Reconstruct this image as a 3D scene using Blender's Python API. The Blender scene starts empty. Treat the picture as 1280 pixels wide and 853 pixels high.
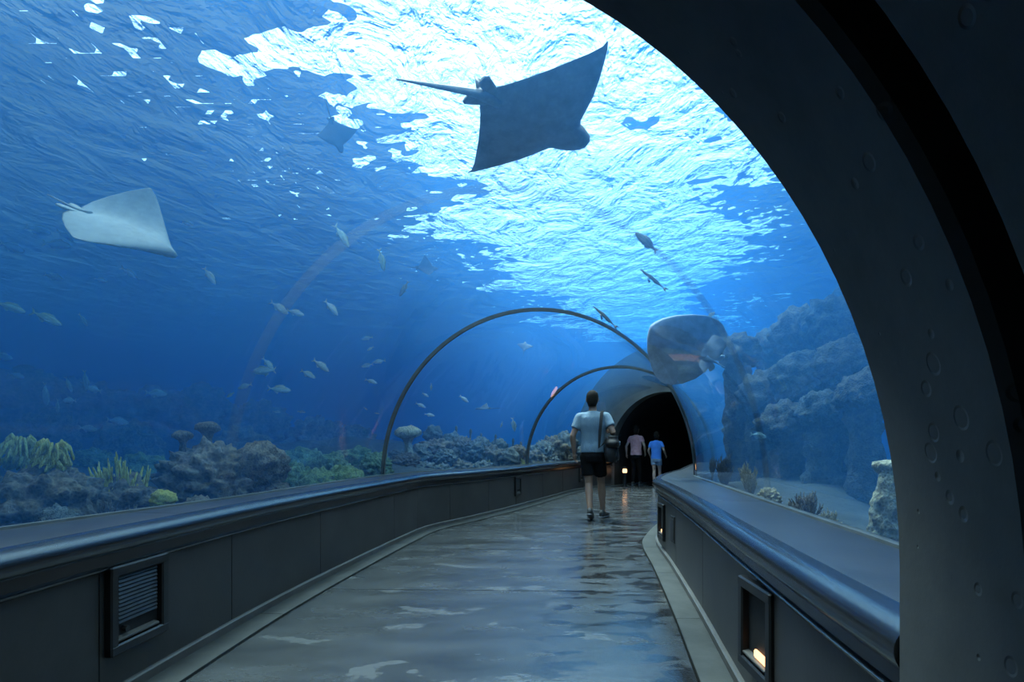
import bpy, bmesh, math, random
from mathutils import Vector, Matrix, Euler, noise
random.seed(7)
scene = bpy.context.scene
COL = scene.collection

# ------------------------------------------------------------ camera, sky, sun
F = 700.0            # focal length in pixels of the 1280 x 853 frame
YH = 560.0           # pixel row of the horizon (level camera, shifted lens)
HC = 1.0             # camera height
cam_data = bpy.data.cameras.new('camera')
cam_data.sensor_width = 36.0
cam_data.lens = 36.0 * F / 1280.0
cam_data.shift_y = (YH - 426.5) / 1280.0
cam_data.clip_start = 0.05
cam_data.clip_end = 200
cam = bpy.data.objects.new('camera', cam_data)
COL.objects.link(cam)
cam.location = (0, 0, HC)
cam.rotation_euler = (math.pi / 2, 0, 0)
scene.camera = cam

world = bpy.data.worlds.new('sky')
scene.world = world
world.use_nodes = True
wn = world.node_tree.nodes
wn['Background'].inputs['Color'].default_value = (0.93, 0.98, 1.0, 1)
wn['Background'].inputs['Strength'].default_value = 4.5

sun_data = bpy.data.lights.new('sun', 'SUN')
sun_data.energy = 11.0
sun_data.color = (1.0, 0.97, 0.92)
sun_data.angle = math.radians(22)
sun = bpy.data.objects.new('sun', sun_data)
COL.objects.link(sun)
sun.rotation_euler = (math.radians(-14), math.radians(-8), 0)

vs = scene.view_settings
vs.view_transform = 'Standard'
vs.look = 'None'
vs.gamma = 1.0
vs.use_curve_mapping = False
vs.exposure = 0.0
cy = scene.cycles
cy.max_bounces = 8
cy.diffuse_bounces = 3
cy.glossy_bounces = 3
cy.transmission_bounces = 4
cy.transparent_max_bounces = 12
cy.volume_bounces = 4
cy.sample_clamp_indirect = 4.0
cy.sample_clamp_direct = 0.0
cy.use_denoising = True
cy.caustics_reflective = False
cy.caustics_refractive = False

# ------------------------------------------------------------ helpers
def link(o, parent=None):
    COL.objects.link(o)
    if parent is not None:
        o.parent = parent
    return o

def tag(o, label=None, cat=None, group=None, kind=None):
    if label: o['label'] = label
    if cat: o['category'] = cat
    if group: o['group'] = group
    if kind: o['kind'] = kind
    return o

def mesh_of(name, verts, faces, mat=None, smooth=True):
    me = bpy.data.meshes.new(name)
    me.from_pydata([tuple(v) for v in verts], [], faces)
    me.update()
    if mat is not None:
        me.materials.append(mat)
    if smooth:
        me.polygons.foreach_set('use_smooth', [True] * len(me.polygons))
    return me

def obj(name, verts, faces, mat=None, parent=None, smooth=True):
    return link(bpy.data.objects.new(name, mesh_of(name, verts, faces, mat, smooth)), parent)

def empty(name, loc=(0, 0, 0), rz=0.0):
    o = bpy.data.objects.new(name, None)
    o.empty_display_size = 0.1
    COL.objects.link(o)
    o.location = loc
    o.rotation_euler = (0, 0, rz)
    return o

class MB:
    """collects shapes of ONE part and links them as one mesh"""
    def __init__(s):
        s.v, s.f = [], []
    def add(s, v, f):
        b = len(s.v)
        s.v += [Vector(p) for p in v]
        s.f += [tuple(i + b for i in q) for q in f]
        return s
    def grid(s, rows, close_u=False, close_v=False, cap=False, flip=False):
        n, m = len(rows), len(rows[0])
        v = [p for r in rows for p in r]
        f = []
        for i in range(n if close_u else n - 1):
            for j in range(m if close_v else m - 1):
                a, b = i * m + j, i * m + (j + 1) % m
                c, d = ((i + 1) % n) * m + (j + 1) % m, ((i + 1) % n) * m + j
                f.append((a, d, c, b) if flip else (a, b, c, d))
        if cap:
            e0, e1 = tuple(range(m)), tuple((n - 1) * m + j for j in range(m))
            f += [e0 if flip else e0[::-1], e1[::-1] if flip else e1]
        return s.add(v, f)
    def box(s, c, d, rot=None, bevel=0.0):
        c = Vector(c)
        hx, hy, hz = d[0] / 2, d[1] / 2, d[2] / 2
        if bevel <= 0:
            pts = [(-hx, -hy), (hx, -hy), (hx, hy), (-hx, hy)]
            lay = [(-hz, 0.0), (hz, 0.0)]
        else:
            b = bevel
            pts = [(-hx + b, -hy), (hx - b, -hy), (hx, -hy + b), (hx, hy - b), (hx - b, hy), (-hx + b, hy), (-hx, hy - b), (-hx, -hy + b)]
            lay = [(-hz, b), (-hz + b, 0.0), (hz - b, 0.0), (hz, b)]
        rows = []
        for z, ins in lay:
            r = []
            for x, y in pts:
                p = Vector((x - math.copysign(ins, x), y - math.copysign(ins, y), z))
                if rot is not None: p = rot @ p
                r.append(c + p)
            rows.append(r)
        return s.grid(rows, close_v=True, cap=True)
    def tube(s, pts, rad, n=8, cap=True, squash=None):
        """pts: list of points, rad: radius or list"""
        pts = [Vector(p) for p in pts]
        if not hasattr(rad, '__len__'): rad = [rad] * len(pts)
        rows = []
        up = Vector((0, 0, 1))
        prev = None
        for i, p in enumerate(pts):
            t = (pts[min(i + 1, len(pts) - 1)] - pts[max(i - 1, 0)]).normalized()
            if prev is None:
                a = t.cross(up)
                if a.length < 1e-3: a = t.cross(Vector((1, 0, 0)))
            else:
                a = prev - t * prev.dot(t)
            a.normalize()
            prev = a
            b = t.cross(a)
            rows.append([p + a * (rad[i] * math.cos(2 * math.pi * k / n)) + b * (rad[i] * math.sin(2 * math.pi * k / n)) for k in range(n)])
        return s.grid(rows, close_v=True, cap=cap)
    def build(s, name, mat, parent=None, smooth=True, autosmooth=None):
        o = obj(name, s.v, s.f, mat, parent, smooth)
        bm = bmesh.new(); bm.from_mesh(o.data)
        bmesh.ops.recalc_face_normals(bm, faces=bm.faces)
        if autosmooth is not None:
            for e in bm.edges:
                if len(e.link_faces) == 2 and e.calc_face_angle(0) > autosmooth: e.smooth = False
        bm.to_mesh(o.data); bm.free()
        return o

# ------------------------------------------------------------ materials
def new_mat(name):
    m = bpy.data.materials.new(name)
    m.use_nodes = True
    nt = m.node_tree
    for n in list(nt.nodes): nt.nodes.remove(n)
    out = nt.nodes.new('ShaderNodeOutputMaterial')
    return m, nt, out

def N(nt, kind, **kw):
    n = nt.nodes.new(kind)
    for k, v in kw.items():
        if k.startswith('i_'):
            n.inputs[k[2:].replace('_', ' ')].default_value = v
        else:
            setattr(n, k, v)
    return n

def ramp(nt, fac, stops):
    r = nt.nodes.new('ShaderNodeValToRGB')
    e = r.color_ramp.elements
    while len(e) < len(stops): e.new(0.5)
    for el, (p, c) in zip(e, stops):
        el.position = p
        el.color = (c[0], c[1], c[2], 1) if hasattr(c, '__len__') else (c, c, c, 1)
    nt.links.new(fac, r.inputs['Fac'])
    return r.outputs['Color']

def mat_simple(name, c1, c2=None, rough=0.6, scale=8.0, bump=0.15, bscale=None, metallic=0.0, dist=0.01, detail=6.0, spec=0.5, stretch=(1, 1, 1), coat=0.0):
    m, nt, out = new_mat(name)
    L = nt.links.new
    b = N(nt, 'ShaderNodeBsdfPrincipled')
    b.inputs['Roughness'].default_value = rough
    b.inputs['Metallic'].default_value = metallic
    b.inputs['Specular IOR Level'].default_value = spec
    b.inputs['Coat Weight'].default_value = coat
    tc = N(nt, 'ShaderNodeTexCoord')
    mp = N(nt, 'ShaderNodeMapping')
    mp.inputs['Scale'].default_value = stretch
    L(tc.outputs['Object'], mp.inputs['Vector'])
    nz = N(nt, 'ShaderNodeTexNoise', i_Scale=scale, i_Detail=detail, i_Roughness=0.62)
    L(mp.outputs['Vector'], nz.inputs['Vector'])
    if c2 is None: c2 = c1
    L(ramp(nt, nz.outputs['Fac'], [(0.3, c1), (0.7, c2)]), b.inputs['Base Color'])
    if bump > 0:
        nb = N(nt, 'ShaderNodeTexNoise', i_Scale=bscale or scale * 3, i_Detail=6.0, i_Roughness=0.6)
        L(mp.outputs['Vector'], nb.inputs['Vector'])
        bp = N(nt, 'ShaderNodeBump', i_Strength=bump, i_Distance=dist)
        L(nb.outputs['Fac'], bp.inputs['Height'])
        L(bp.outputs['Normal'], b.inputs['Normal'])
    L(b.outputs['BSDF'], out.inputs['Surface'])
    return m
# ------------------------------------------------------------ plan of the tunnel
# stations along the walk: left base, right base, left glass foot, right glass foot (metres)
ST = [
    ((-1.62, -4.0), (0.62, -4.0), (-2.25, -4.0), (1.05, -4.0)),
    ((-1.60, -1.5), (0.64, -1.6), (-2.25, -1.5), (1.05, -1.6)),
    ((-1.59, 0.3), (0.66, 0.2), (-2.20, 0.4), (1.06, 0.1)),
    ((-1.585, 1.25), (0.74, 1.0), (-2.10, 1.3), (1.10, 0.95)),
    ((-1.57, 2.3), (0.93, 2.2), (-1.95, 2.35), (1.30, 2.15)),
    ((-1.51, 3.45), (1.13, 3.35), (-1.77, 3.5), (1.50, 3.3)),
    ((-1.37, 4.7), (1.33, 4.6), (-1.66, 4.75), (1.76, 4.75)),
    ((-1.19, 6.0), (1.50, 5.75), (-1.52, 6.15), (2.00, 6.1)),
    ((-1.02, 6.85), (1.72, 6.45), (-1.30, 7.0), (2.17, 6.55)),
    ((-0.55, 7.85), (2.02, 7.2), (-0.85, 7.98), (2.42, 7.02)),
    ((0.0, 9.13), (2.46, 8.2), (-0.24, 9.24), (2.86, 8.03)),
    ((0.74, 11.05), (3.18, 10.05), (0.50, 11.15), (3.58, 9.88)),
    ((1.48, 12.9), (3.92, 11.85), (1.22, 13.03), (4.30, 11.62)),
    ((2.62, 14.72), (4.88, 13.1), (2.40, 14.92), (5.22, 12.85)),
    ((4.05, 16.35), (6.10, 14.5), (3.85, 16.6), (6.4, 14.2)),
    ((6.4, 18.2), (7.9, 15.9), (6.25, 18.5), (8.1, 15.6)),
    ((9.0, 19.4), (9.9, 16.8), (8.9, 19.7), (10.0, 16.5)),
]
NST = len(ST)
def crom(t, k):
    t = max(0.0, min(NST - 1.0, t))
    i = min(int(t), NST - 2)
    u = t - i
    p = [Vector(ST[max(0, min(NST - 1, i + d))][k]) for d in (-1, 0, 1, 2)]
    return 0.5 * ((2 * p[1]) + (p[2] - p[0]) * u + (2 * p[0] - 5 * p[1] + 4 * p[2] - p[3]) * u * u + (3 * p[1] - p[0] - 3 * p[2] + p[3]) * u ** 3)
LB = lambda t: crom(t, 0)
RB = lambda t: crom(t, 1)
LG = lambda t: crom(t, 2)
RG = lambda t: crom(t, 3)
def side_n(t, s):
    """unit vector from the wall of side s (-1 left, 1 right) into the corridor"""
    return ((RB(t) - LB(t)) * (-s)).normalized()
def wall_pt(t, s, off, z):
    b = LB(t) if s < 0 else RB(t)
    p = b + side_n(t, s) * off
    return Vector((p.x, p.y, z))
def t_of_y(y, s):
    lo, hi = 0.0, NST - 1.0
    f = LB if s < 0 else RB
    for _ in range(40):
        m = (lo + hi) / 2
        if f(m).y < y: lo = m
        else: hi = m
    return lo
def trange(a, b, step=0.1):
    n = max(2, int(math.ceil((b - a) / step)) + 1)
    return [a + (b - a) * i / (n - 1) for i in range(n)]

ZL = 0.68            # ledge height
GZ, GH = 0.66, 1.90  # spring line and rise of the acrylic vault
T_NEAR, T_FAR = 3.0, 13.0
def vault(t, ang, grow=0.0, z0=GZ):
    l, r = LG(t), RG(t)
    c, h = (l + r) / 2, (r - l) / 2
    k = h.length
    p = c + h * ((k + grow) / k) * math.cos(ang)
    gh = GH - 0.13 * max(0.0, min(1.0, (t - 8.0) / 2.7))
    return Vector((p.x, p.y, z0 + (gh + grow) * math.sin(ang)))

# ------------------------------------------------------------ materials of the shell
def mat_concrete(name, c1, c2, rough=0.75, pits=True):
    m, nt, out = new_mat(name); L = nt.links.new
    b = N(nt, 'ShaderNodeBsdfPrincipled', i_Roughness=rough)
    tc = N(nt, 'ShaderNodeTexCoord')
    n1 = N(nt, 'ShaderNodeTexNoise', i_Scale=1.6, i_Detail=8.0, i_Roughness=0.65)
    n2 = N(nt, 'ShaderNodeTexNoise', i_Scale=28.0, i_Detail=5.0, i_Roughness=0.7)
    vo = N(nt, 'ShaderNodeTexVoronoi', i_Scale=17.0); vo.inputs['Randomness'].default_value = 1.0
    for n in (n1, n2, vo): L(tc.outputs['Object'], n.inputs['Vector'])
    L(ramp(nt, n1.outputs['Fac'], [(0.32, c1), (0.68, c2)]), b.inputs['Base Color'])
    n3 = N(nt, 'ShaderNodeTexNoise', i_Scale=3.3, i_Detail=3.0); L(tc.outputs['Object'], n3.inputs['Vector'])
    thr = N(nt, 'ShaderNodeMapRange'); L(n3.outputs['Fac'], thr.inputs['Value'])
    thr.inputs['From Min'].default_value = 0.45; thr.inputs['From Max'].default_value = 0.75
    thr.inputs['To Min'].default_value = 0.0; thr.inputs['To Max'].default_value = 0.32
    dv = N(nt, 'ShaderNodeMath', operation='SUBTRACT'); L(vo.outputs['Distance'], dv.inputs[0]); L(thr.outputs[0], dv.inputs[1])
    pit = ramp(nt, dv.outputs[0], [(0.0, 0.0), (0.06, 1.0)])
    mx = N(nt, 'ShaderNodeMath', operation='MULTIPLY_ADD'); mx.inputs[1].default_value = 0.12
    L(n2.outputs['Fac'], mx.inputs[0])
    if pits: L(pit, mx.inputs[2])
    bp = N(nt, 'ShaderNodeBump', i_Strength=0.4, i_Distance=0.012)
    L(mx.outputs[0], bp.inputs['Height'])
    L(bp.outputs['Normal'], b.inputs['Normal'])
    L(b.outputs['BSDF'], out.inputs['Surface'])
    return m

M = {}
M['concrete'] = mat_concrete('concrete', (0.035, 0.038, 0.04), (0.095, 0.098, 0.10))
M['tank_concrete'] = mat_simple('tank_concrete', (0.03, 0.10, 0.16), (0.05, 0.15, 0.22), 0.8, 0.6)
M['panel'] = mat_simple('panel', (0.030, 0.029, 0.028), (0.056, 0.053, 0.050), 0.42, 2.2, 0.12, 60, dist=0.004, detail=9)
M['backing'] = mat_simple('backing', (0.008, 0.008, 0.009), None, 0.7, 4)
M['rail'] = mat_simple('rail', (0.010, 0.011, 0.014), (0.016, 0.018, 0.022), 0.2, 5, 0.0, spec=0.9)
M['ledge'] = mat_simple('ledge', (0.014, 0.015, 0.018), (0.032, 0.034, 0.04), 0.3, 3.2, 0.08, 50, dist=0.003, detail=8)
M['trim'] = mat_simple('trim', (0.072, 0.069, 0.063), (0.114, 0.108, 0.099), 0.5, 5, 0.1)
M['kerb'] = mat_simple('kerb', (0.034, 0.037, 0.036), (0.060, 0.063, 0.060), 0.7, 4, 0.2, 50, dist=0.004, detail=9, spec=0.2)
M['black_metal'] = mat_simple('black_metal', (0.012, 0.012, 0.013), (0.022, 0.022, 0.023), 0.4, 12, 0.05)
M['louvre'] = mat_simple('louvre', (0.018, 0.018, 0.019), (0.03, 0.03, 0.03), 0.45, 12, 0.05)
M['hoop'] = mat_simple('hoop', (0.075, 0.085, 0.085), (0.13, 0.14, 0.135), 0.4, 6, 0.1, metallic=0.3)

def mat_floor():
    m, nt, out = new_mat('wet_floor'); L = nt.links.new
    b = N(nt, 'ShaderNodeBsdfPrincipled')
    tc = N(nt, 'ShaderNodeTexCoord')
    def noise_at(scale, stretch, detail=7.0, rough=0.62, dist=0.0):
        mp = N(nt, 'ShaderNodeMapping'); mp.inputs['Scale'].default_value = stretch
        L(tc.outputs['Object'], mp.inputs['Vector'])
        n = N(nt, 'ShaderNodeTexNoise', i_Scale=scale, i_Detail=detail, i_Roughness=rough, i_Distortion=dist)
        L(mp.outputs['Vector'], n.inputs['Vector'])
        return n.outputs['Fac']
    base = ramp(nt, noise_at(1.5, (0.8, 2.2, 1)), [(0.3, (0.024, 0.026, 0.027)), (0.7, (0.056, 0.060, 0.062))])
    pale = ramp(nt, noise_at(2.6, (0.9, 1.5, 1), 5.0, 0.55, 0.4), [(0.60, 0.0), (0.64, 1.0)])
    wet = ramp(nt, noise_at(3.4, (1.0, 1.8, 1), 4.0, 0.5, 0.3), [(0.53, 0.0), (0.56, 1.0)])
    # the trodden, wet side of the walk lies along the right-hand wall
    sx = N(nt, 'ShaderNodeSeparateXYZ'); L(tc.outputs['Object'], sx.inputs[0])
    ma = N(nt, 'ShaderNodeMath', operation='MULTIPLY_ADD'); ma.inputs[1].default_value = -0.17
    L(sx.outputs['Y'], ma.inputs[0]); L(sx.outputs['X'], ma.inputs[2])
    mo = N(nt, 'ShaderNodeMath', operation='ADD'); mo.inputs[1].default_value = 0.45; L(ma.outputs[0], mo.inputs[0])
    band = ramp(nt, mo.outputs[0], [(0.0, 0.0), (0.25, 1.0), (0.8, 1.0), (0.95, 0.3)])
    wm = N(nt, 'ShaderNodeMath', operation='MULTIPLY'); L(wet, wm.inputs[0]); L(band, wm.inputs[1])
    wm2 = N(nt, 'ShaderNodeMath', operation='MULTIPLY'); wm2.inputs[1].default_value = 0.9; L(wm.outputs[0], wm2.inputs[0])
    pm = N(nt, 'ShaderNodeMath', operation='MULTIPLY'); pm.inputs[1].default_value = 0.55; L(pale, pm.inputs[0])
    m1 = N(nt, 'ShaderNodeMix', data_type='RGBA'); L(pm.outputs[0], m1.inputs[0]); L(base, m1.inputs[6])
    m1.inputs[7].default_value = (0.11, 0.115, 0.115, 1)
    m2 = N(nt, 'ShaderNodeMix', data_type='RGBA'); L(wm2.outputs[0], m2.inputs[0]); L(m1.outputs[2], m2.inputs[6])
    m2.inputs[7].default_value = (0.014, 0.015, 0.017, 1)
    L(m2.outputs[2], b.inputs['Base Color'])
    rg = ramp(nt, noise_at(2.0, (0.7, 2.0, 1)), [(0.35, 0.15), (0.65, 0.30)])
    rs = N(nt, 'ShaderNodeMath', operation='MULTIPLY_ADD'); rs.inputs[1].default_value = -0.16; rs.use_clamp = True
    L(wm.outputs[0], rs.inputs[0]); L(rg, rs.inputs[2]); L(rs.outputs[0], b.inputs['Roughness'])
    bp = N(nt, 'ShaderNodeBump', i_Strength=0.2, i_Distance=0.005)
    L(noise_at(22.0, (1, 1.4, 1)), bp.inputs['Height'])
    L(bp.outputs['Normal'], b.inputs['Normal'])
    L(b.outputs['BSDF'], out.inputs['Surface'])
    return m
M['floor'] = mat_floor()

def mat_acrylic(name, lo=0.03, tint=(0.97, 0.985, 0.99), rough=0.02, veil=0.0):
    """thin clear sheet: transparent with a Fresnel reflection"""
    m, nt, out = new_mat(name); L = nt.links.new
    tr = N(nt, 'ShaderNodeBsdfTransparent'); tr.inputs['Color'].default_value = (*tint, 1)
    gl = N(nt, 'ShaderNodeBsdfGlossy', i_Roughness=rough)
    lw = N(nt, 'ShaderNodeLayerWeight'); lw.inputs['Blend'].default_value = 0.5
    pw = N(nt, 'ShaderNodeMath', operation='POWER'); pw.inputs[1].default_value = 5.0
    L(lw.outputs['Facing'], pw.inputs[0])
    ma = N(nt, 'ShaderNodeMath', operation='MULTIPLY_ADD'); ma.inputs[1].default_value = 0.85 ; ma.inputs[2].default_value = lo
    L(pw.outputs[0], ma.inputs[0])
    mx = N(nt, 'ShaderNodeMixShader')
    L(ma.outputs[0], mx.inputs[0]); L(tr.outputs[0], mx.inputs[1]); L(gl.outputs[0], mx.inputs[2])
    last = mx
    if veil > 0:
        df = N(nt, 'ShaderNodeBsdfDiffuse'); df.inputs['Color'].default_value = (0.75, 0.8, 0.82, 1)
        tl = N(nt, 'ShaderNodeBsdfTranslucent'); tl.inputs['Color'].default_value = (0.75, 0.8, 0.82, 1)
        ad = N(nt, 'ShaderNodeMixShader'); L(df.outputs[0], ad.inputs[1]); L(tl.outputs[0], ad.inputs[2])
        m2 = N(nt, 'ShaderNodeMixShader'); m2.inputs[0].default_value = veil
        L(mx.outputs[0], m2.inputs[1]); L(ad.outputs[0], m2.inputs[2])
        last = m2
    L(last.outputs[0], out.inputs['Surface'])
    return m
M['acrylic'] = mat_acrylic('acrylic')
M['seam'] = mat_acrylic('acrylic_seam', veil=0.012, rough=0.1)

# ------------------------------------------------------------ floor slabs and kerbs
floor = empty('floor'); tag(floor, 'wet grey concrete walkway of broad slabs curving through the tunnel', 'floor', kind='structure')
MB().grid([[Vector((*(LB(t) - side_n(t, -1) * .35), -0.03)), Vector((*(RB(t) - side_n(t, 1) * .35), -0.03))] for t in trange(0, NST - 1, 0.25)]).build('screed', M['backing'], floor)
KW = 0.16
def slab(t0, t1):
    rows = []
    for t in trange(t0, t1, 0.12):
        l, r = LB(t) + side_n(t, -1) * (KW + 0.006), RB(t) + side_n(t, 1) * (KW + 0.006)
        rows.append([Vector((*l, -0.025)), Vector((*(l + side_n(t, -1) * .003), 0.0))] +
                    [Vector((*(l.lerp(r, k / 6)), 0.0)) for k in range(1, 6)] +
                    [Vector((*(r + side_n(t, 1) * .003), 0.0)), Vector((*r, -0.025))])
    rows = [[Vector((p.x, p.y, -0.025)) for p in rows[0]]] + rows + [[Vector((p.x, p.y, -0.025)) for p in rows[-1]]]
    return MB().grid(rows).build('slab', M['floor'], floor, autosmooth=0.5)
joints = [0.0, 1.2, 2.6, 4.0, 5.42, 6.66, 8.0, 9.2, 10.1, 11.0, 12.0, 13.0, 14.0, 15.0, 16.0]
for a, b in zip(joints, joints[1:]):
    slab(a + 0.004, b - 0.004)
for s in (-1, 1):
    js = [0.0, 1.5, 3.0] + [3.0 + 0.95 * i for i in range(1, 11)] + [14.0, 15.0, 16.0]
    for a, b in zip(js, js[1:]):
        rows = []
        for t in trange(a + 0.002, b - 0.002, 0.1):
            rows.append([wall_pt(t, s, KW, -0.02), wall_pt(t, s, KW, 0.010), wall_pt(t, s, KW - 0.006, 0.014), wall_pt(t, s, 0.0, 0.014), wall_pt(t, s, 0.0, -0.02)])
        MB().grid(rows, cap=True).build('kerb_slab', M['kerb'], floor, autosmooth=0.6)

# ------------------------------------------------------------ side walls
def sweep(prof, s, a, b, step=0.1, cap=True):
    return MB().grid([[wall_pt(t, s, o, z) for o, z in prof] for t in trange(a, b, step)], cap=cap)
walls = {}
for s, nm, lab in ((-1, 'wall_left', 'low dark panelled wall with rounded rail on the outer side of the bend'),
                   (1, 'wall_right', 'low dark panelled wall with rounded rail and deep ledge on the inner side of the bend')):
    w = empty(nm); tag(w, lab, 'wall', kind='structure'); walls[s] = w
    g = LG if s < 0 else RG
    T0 = 3.0 if s > 0 else 2.9
    # solid core behind the panels
    rows = []
    for t in trange(T0, T_FAR, 0.1):
        q = g(t) - side_n(t, s) * 0.06
        rows.append([wall_pt(t, s, -0.012, -0.02), wall_pt(t, s, -0.012, 0.62), Vector((*q, 0.62)), Vector((*q, -0.25))])
    MB().grid(rows, close_v=True, cap=True).build('core', M['backing'], w, autosmooth=0.5)
    # rounded rail nose with fascia below
    prof = [(-0.03, 0.545), (0.012, 0.545), (0.012, 0.605)]
    for k in range(11):
        a = math.radians(-70 + 16.0 * k)
        prof.append((0.005 + 0.05 * math.cos(a), 0.634 + 0.05 * math.sin(a)))
    prof += [(-0.03, ZL + 0.004), (-0.03, 0.56)]
    sweep(prof, s, T0, T_FAR, 0.08).build('rail', M['rail'], w, autosmooth=0.7)
    sweep([(-0.02, 0.522), (0.012, 0.522), (0.020, 0.528), (0.022, 0.536), (0.012, 0.544), (-0.02, 0.544)], s, T0, T_FAR, 0.08).build('bead', M['rail'], w, autosmooth=0.9)
    sweep([(-0.02, 0.0), (0.022, 0.0), (0.022, 0.05), (0.012, 0.056), (-0.02, 0.056)], s, T0, T_FAR, 0.08).build('base_trim', M['trim'], w, autosmooth=0.5)
    # ledge slabs between rail and acrylic
    lj = [T0, 4.35, 5.6, 6.8, 7.9, 8.9, 9.9, 10.9, 11.9, T_FAR] if s < 0 else [T0, 5.0, 6.9, 7.9, 8.9, 9.9, 10.9, 11.9, T_FAR]
    for a, b in zip(lj, lj[1:]):
        rows = []
        for t in trange(a + 0.002, b - 0.002, 0.1):
            q = g(t) - side_n(t, s) * 0.05
            rows.append([wall_pt(t, s, -0.032, 0.63), wall_pt(t, s, -0.032, ZL + 0.002), wall_pt(t, s, -0.037, ZL + 0.004), Vector((*q, ZL + 0.004)), Vector((*q, 0.63))])
        MB().grid(rows, close_v=True, cap=True).build('ledge_slab', M['ledge'], w, autosmooth=0.5)
    # wall panels
    pj = ([T0, 3.85, 4.68, 5.6, 6.83, 7.62, 8.5, 9.4, 10.1, 10.8, 11.5, 12.2, T_FAR] if s < 0 else
          [T0, 3.9, 4.95, 5.9, 6.7, 7.4, 8.2, 9.0, 10.0, 11.0, 12.0, T_FAR])
    for a, b in zip(pj, pj[1:]):
        sweep([(-0.02, 0.05), (0.0, 0.05), (0.0, 0.535), (-0.02, 0.535)], s, a + 0.003, b - 0.003, 0.1).build('panel', M['panel'], w, autosmooth=0.5)
    # seal where the acrylic stands on the ledge
    rows = []
    for t in trange(T0, T_FAR, 0.1):
        n = side_n(t, s); q = g(t)
        rows.append([Vector((*(q + n * o), z)) for o, z in ((0.022, ZL), (0.018, ZL + 0.014), (-0.01, ZL + 0.014), (-0.01, ZL))])
    MB().grid(rows, cap=True).build('seal', M['hoop'], w, autosmooth=0.5)

# ------------------------------------------------------------ acrylic vault, hoops and portals
T_SEAM, T_H1, T_H2 = 4.98, 7.28, 10.72
A0 = -0.005
def vault_seg(a, b, name, label):
    rows = []
    for t in trange(a, b, 0.1):
        rows.append([vault(t, math.pi * k / 48) for k in range(49)])
    o = MB().grid(rows).build(name, M['acrylic'], None)
    return tag(o, label, 'acrylic vault', kind='structure')
vault_seg(T_NEAR + 0.02, T_SEAM, 'window_1', 'clear curved acrylic vault between the concrete arch and the pale bonded seam')
vault_seg(T_SEAM, T_H1, 'window_2', 'clear curved acrylic vault ending at the large grey hoop')
vault_seg(T_H1, T_H2, 'window_3', 'clear curved acrylic vault between the two grey hoops')
vault_seg(T_H2, T_FAR, 'window_4', 'clear curved acrylic vault running into the dark far archway')
def hoop(t, wt, gin, gout, name, mat):
    rows = []
    for k in range(73):
        a = -0.0 + math.pi * k / 72
        rows.append([vault(t - wt, a, -gin), vault(t + wt, a, -gin), vault(t + wt, a, gout), vault(t - wt, a, gout)])
    return MB().grid(rows, close_v=True, cap=True).build(name, mat, None, autosmooth=0.6)
tag(hoop(T_H1, 0.016, 0.010, 0.030, 'tunnel_hoop', M['hoop']), 'large grey metal hoop ringing the acrylic vault ahead of the walking man', 'hoop', 'hoops around the acrylic vault')
tag(hoop(T_H2, 0.018, 0.010, 0.030, 'tunnel_hoop', M['hoop']), 'smaller-looking grey hoop around the vault, next to the dark archway', 'hoop', 'hoops around the acrylic vault')
tag(hoop(T_SEAM, 0.045, 0.004, 0.004, 'vault_seam', M['seam']), 'pale translucent bonded seam arching over the acrylic near the ledge', 'seam')

# near portal: circle in a plane turned slightly to the right
PM = 0.2
PC = math.cos(math.atan(PM))
def portal_pt(u, z, d):
    """u across the portal, d back towards the visitor"""
    x = u * PC
    y = 1.133 - PM * x
    return Vector((x - d * PM * PC, y - d * PC, z))
PU, PZ, PR = -0.6406, 0.79, 1.338
def arch_outline(r, flat=0.0):
    pts = [(PU + r, -0.02)]
    pts += [(PU + r * math.cos(math.pi * k / 64) * (1.0 if k <= 32 else 2.0), PZ + r * math.sin(math.pi * k / 64) ** (1.0 if k <= 32 else 0.8)) for k in range(65)]
    pts += [(PU - 2.0 * r, -0.02)]
    return pts
wp = empty('wall_front'); tag(wp, 'dark pitted concrete portal arch framing the tunnel mouth', 'arch', kind='structure')
def arch_ring(name, r_in, r_out, d0, d1, bev=0.012):
    a, b = arch_outline(r_in), arch_outline(r_out)
    ab = arch_outline(r_in + bev)
    rows = []
    for i in range(len(a)):
        rows.append([portal_pt(*b[i], d0), portal_pt(*ab[i], d0), portal_pt(*a[i], d0 + bev), portal_pt(*a[i], d1 - bev), portal_pt(*ab[i], d1), portal_pt(*b[i], d1)])
    return MB().grid(rows, close_v=True, cap=True).build(name, M['concrete'], wp, autosmooth=0.7)
arch_ring('arch_rib', PR, PR + 1.3, 0.0, 0.34)
arch_ring('groove', PR + 0.10, PR + 1.3, 0.34, 0.40, 0.001)
arch_ring('corridor_vault', PR - 0.005, PR + 1.3, 0.40, 5.0, 0.03)
o = MB().box((-0.6, -3.9, 1.0), (4.5, 0.15, 4.0)).build('end_wall', M['concrete'], wp, smooth=False)

# far portal and the dark passage behind it
wb = empty('wall_back'); tag(wb, 'pale-edged concrete archway opening into the unlit passage', 'arch', kind='structure')
def far_sect(t, r_a, rise, zc=GZ):
    l, r = LG(t), RG(t)
    c, h = (l + r) / 2, (r - l) / 2
    k = h.length
    u = h / k
    pts = [Vector((*(c + u * r_a), -0.02))]
    pts += [Vector((*(c + u * r_a * math.cos(math.pi * j / 40)), zc + rise * math.sin(math.pi * j / 40))) for j in range(41)]
    pts += [Vector((*(c - u * r_a), -0.02))]
    return pts
def far_ring(name, t0, t1, ra, rb, rise_a, rise_b, mat):
    i0, o0, i1, o1 = far_sect(t0, ra, rise_a), far_sect(t0, rb, rise_b), far_sect(t1, ra, rise_a), far_sect(t1, rb, rise_b)
    return MB().grid([[i0[k], o0[k], o1[k], i1[k]] for k in range(len(i0))], close_v=True, cap=True).build(name, mat, wb, autosmooth=0.6)
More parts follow.
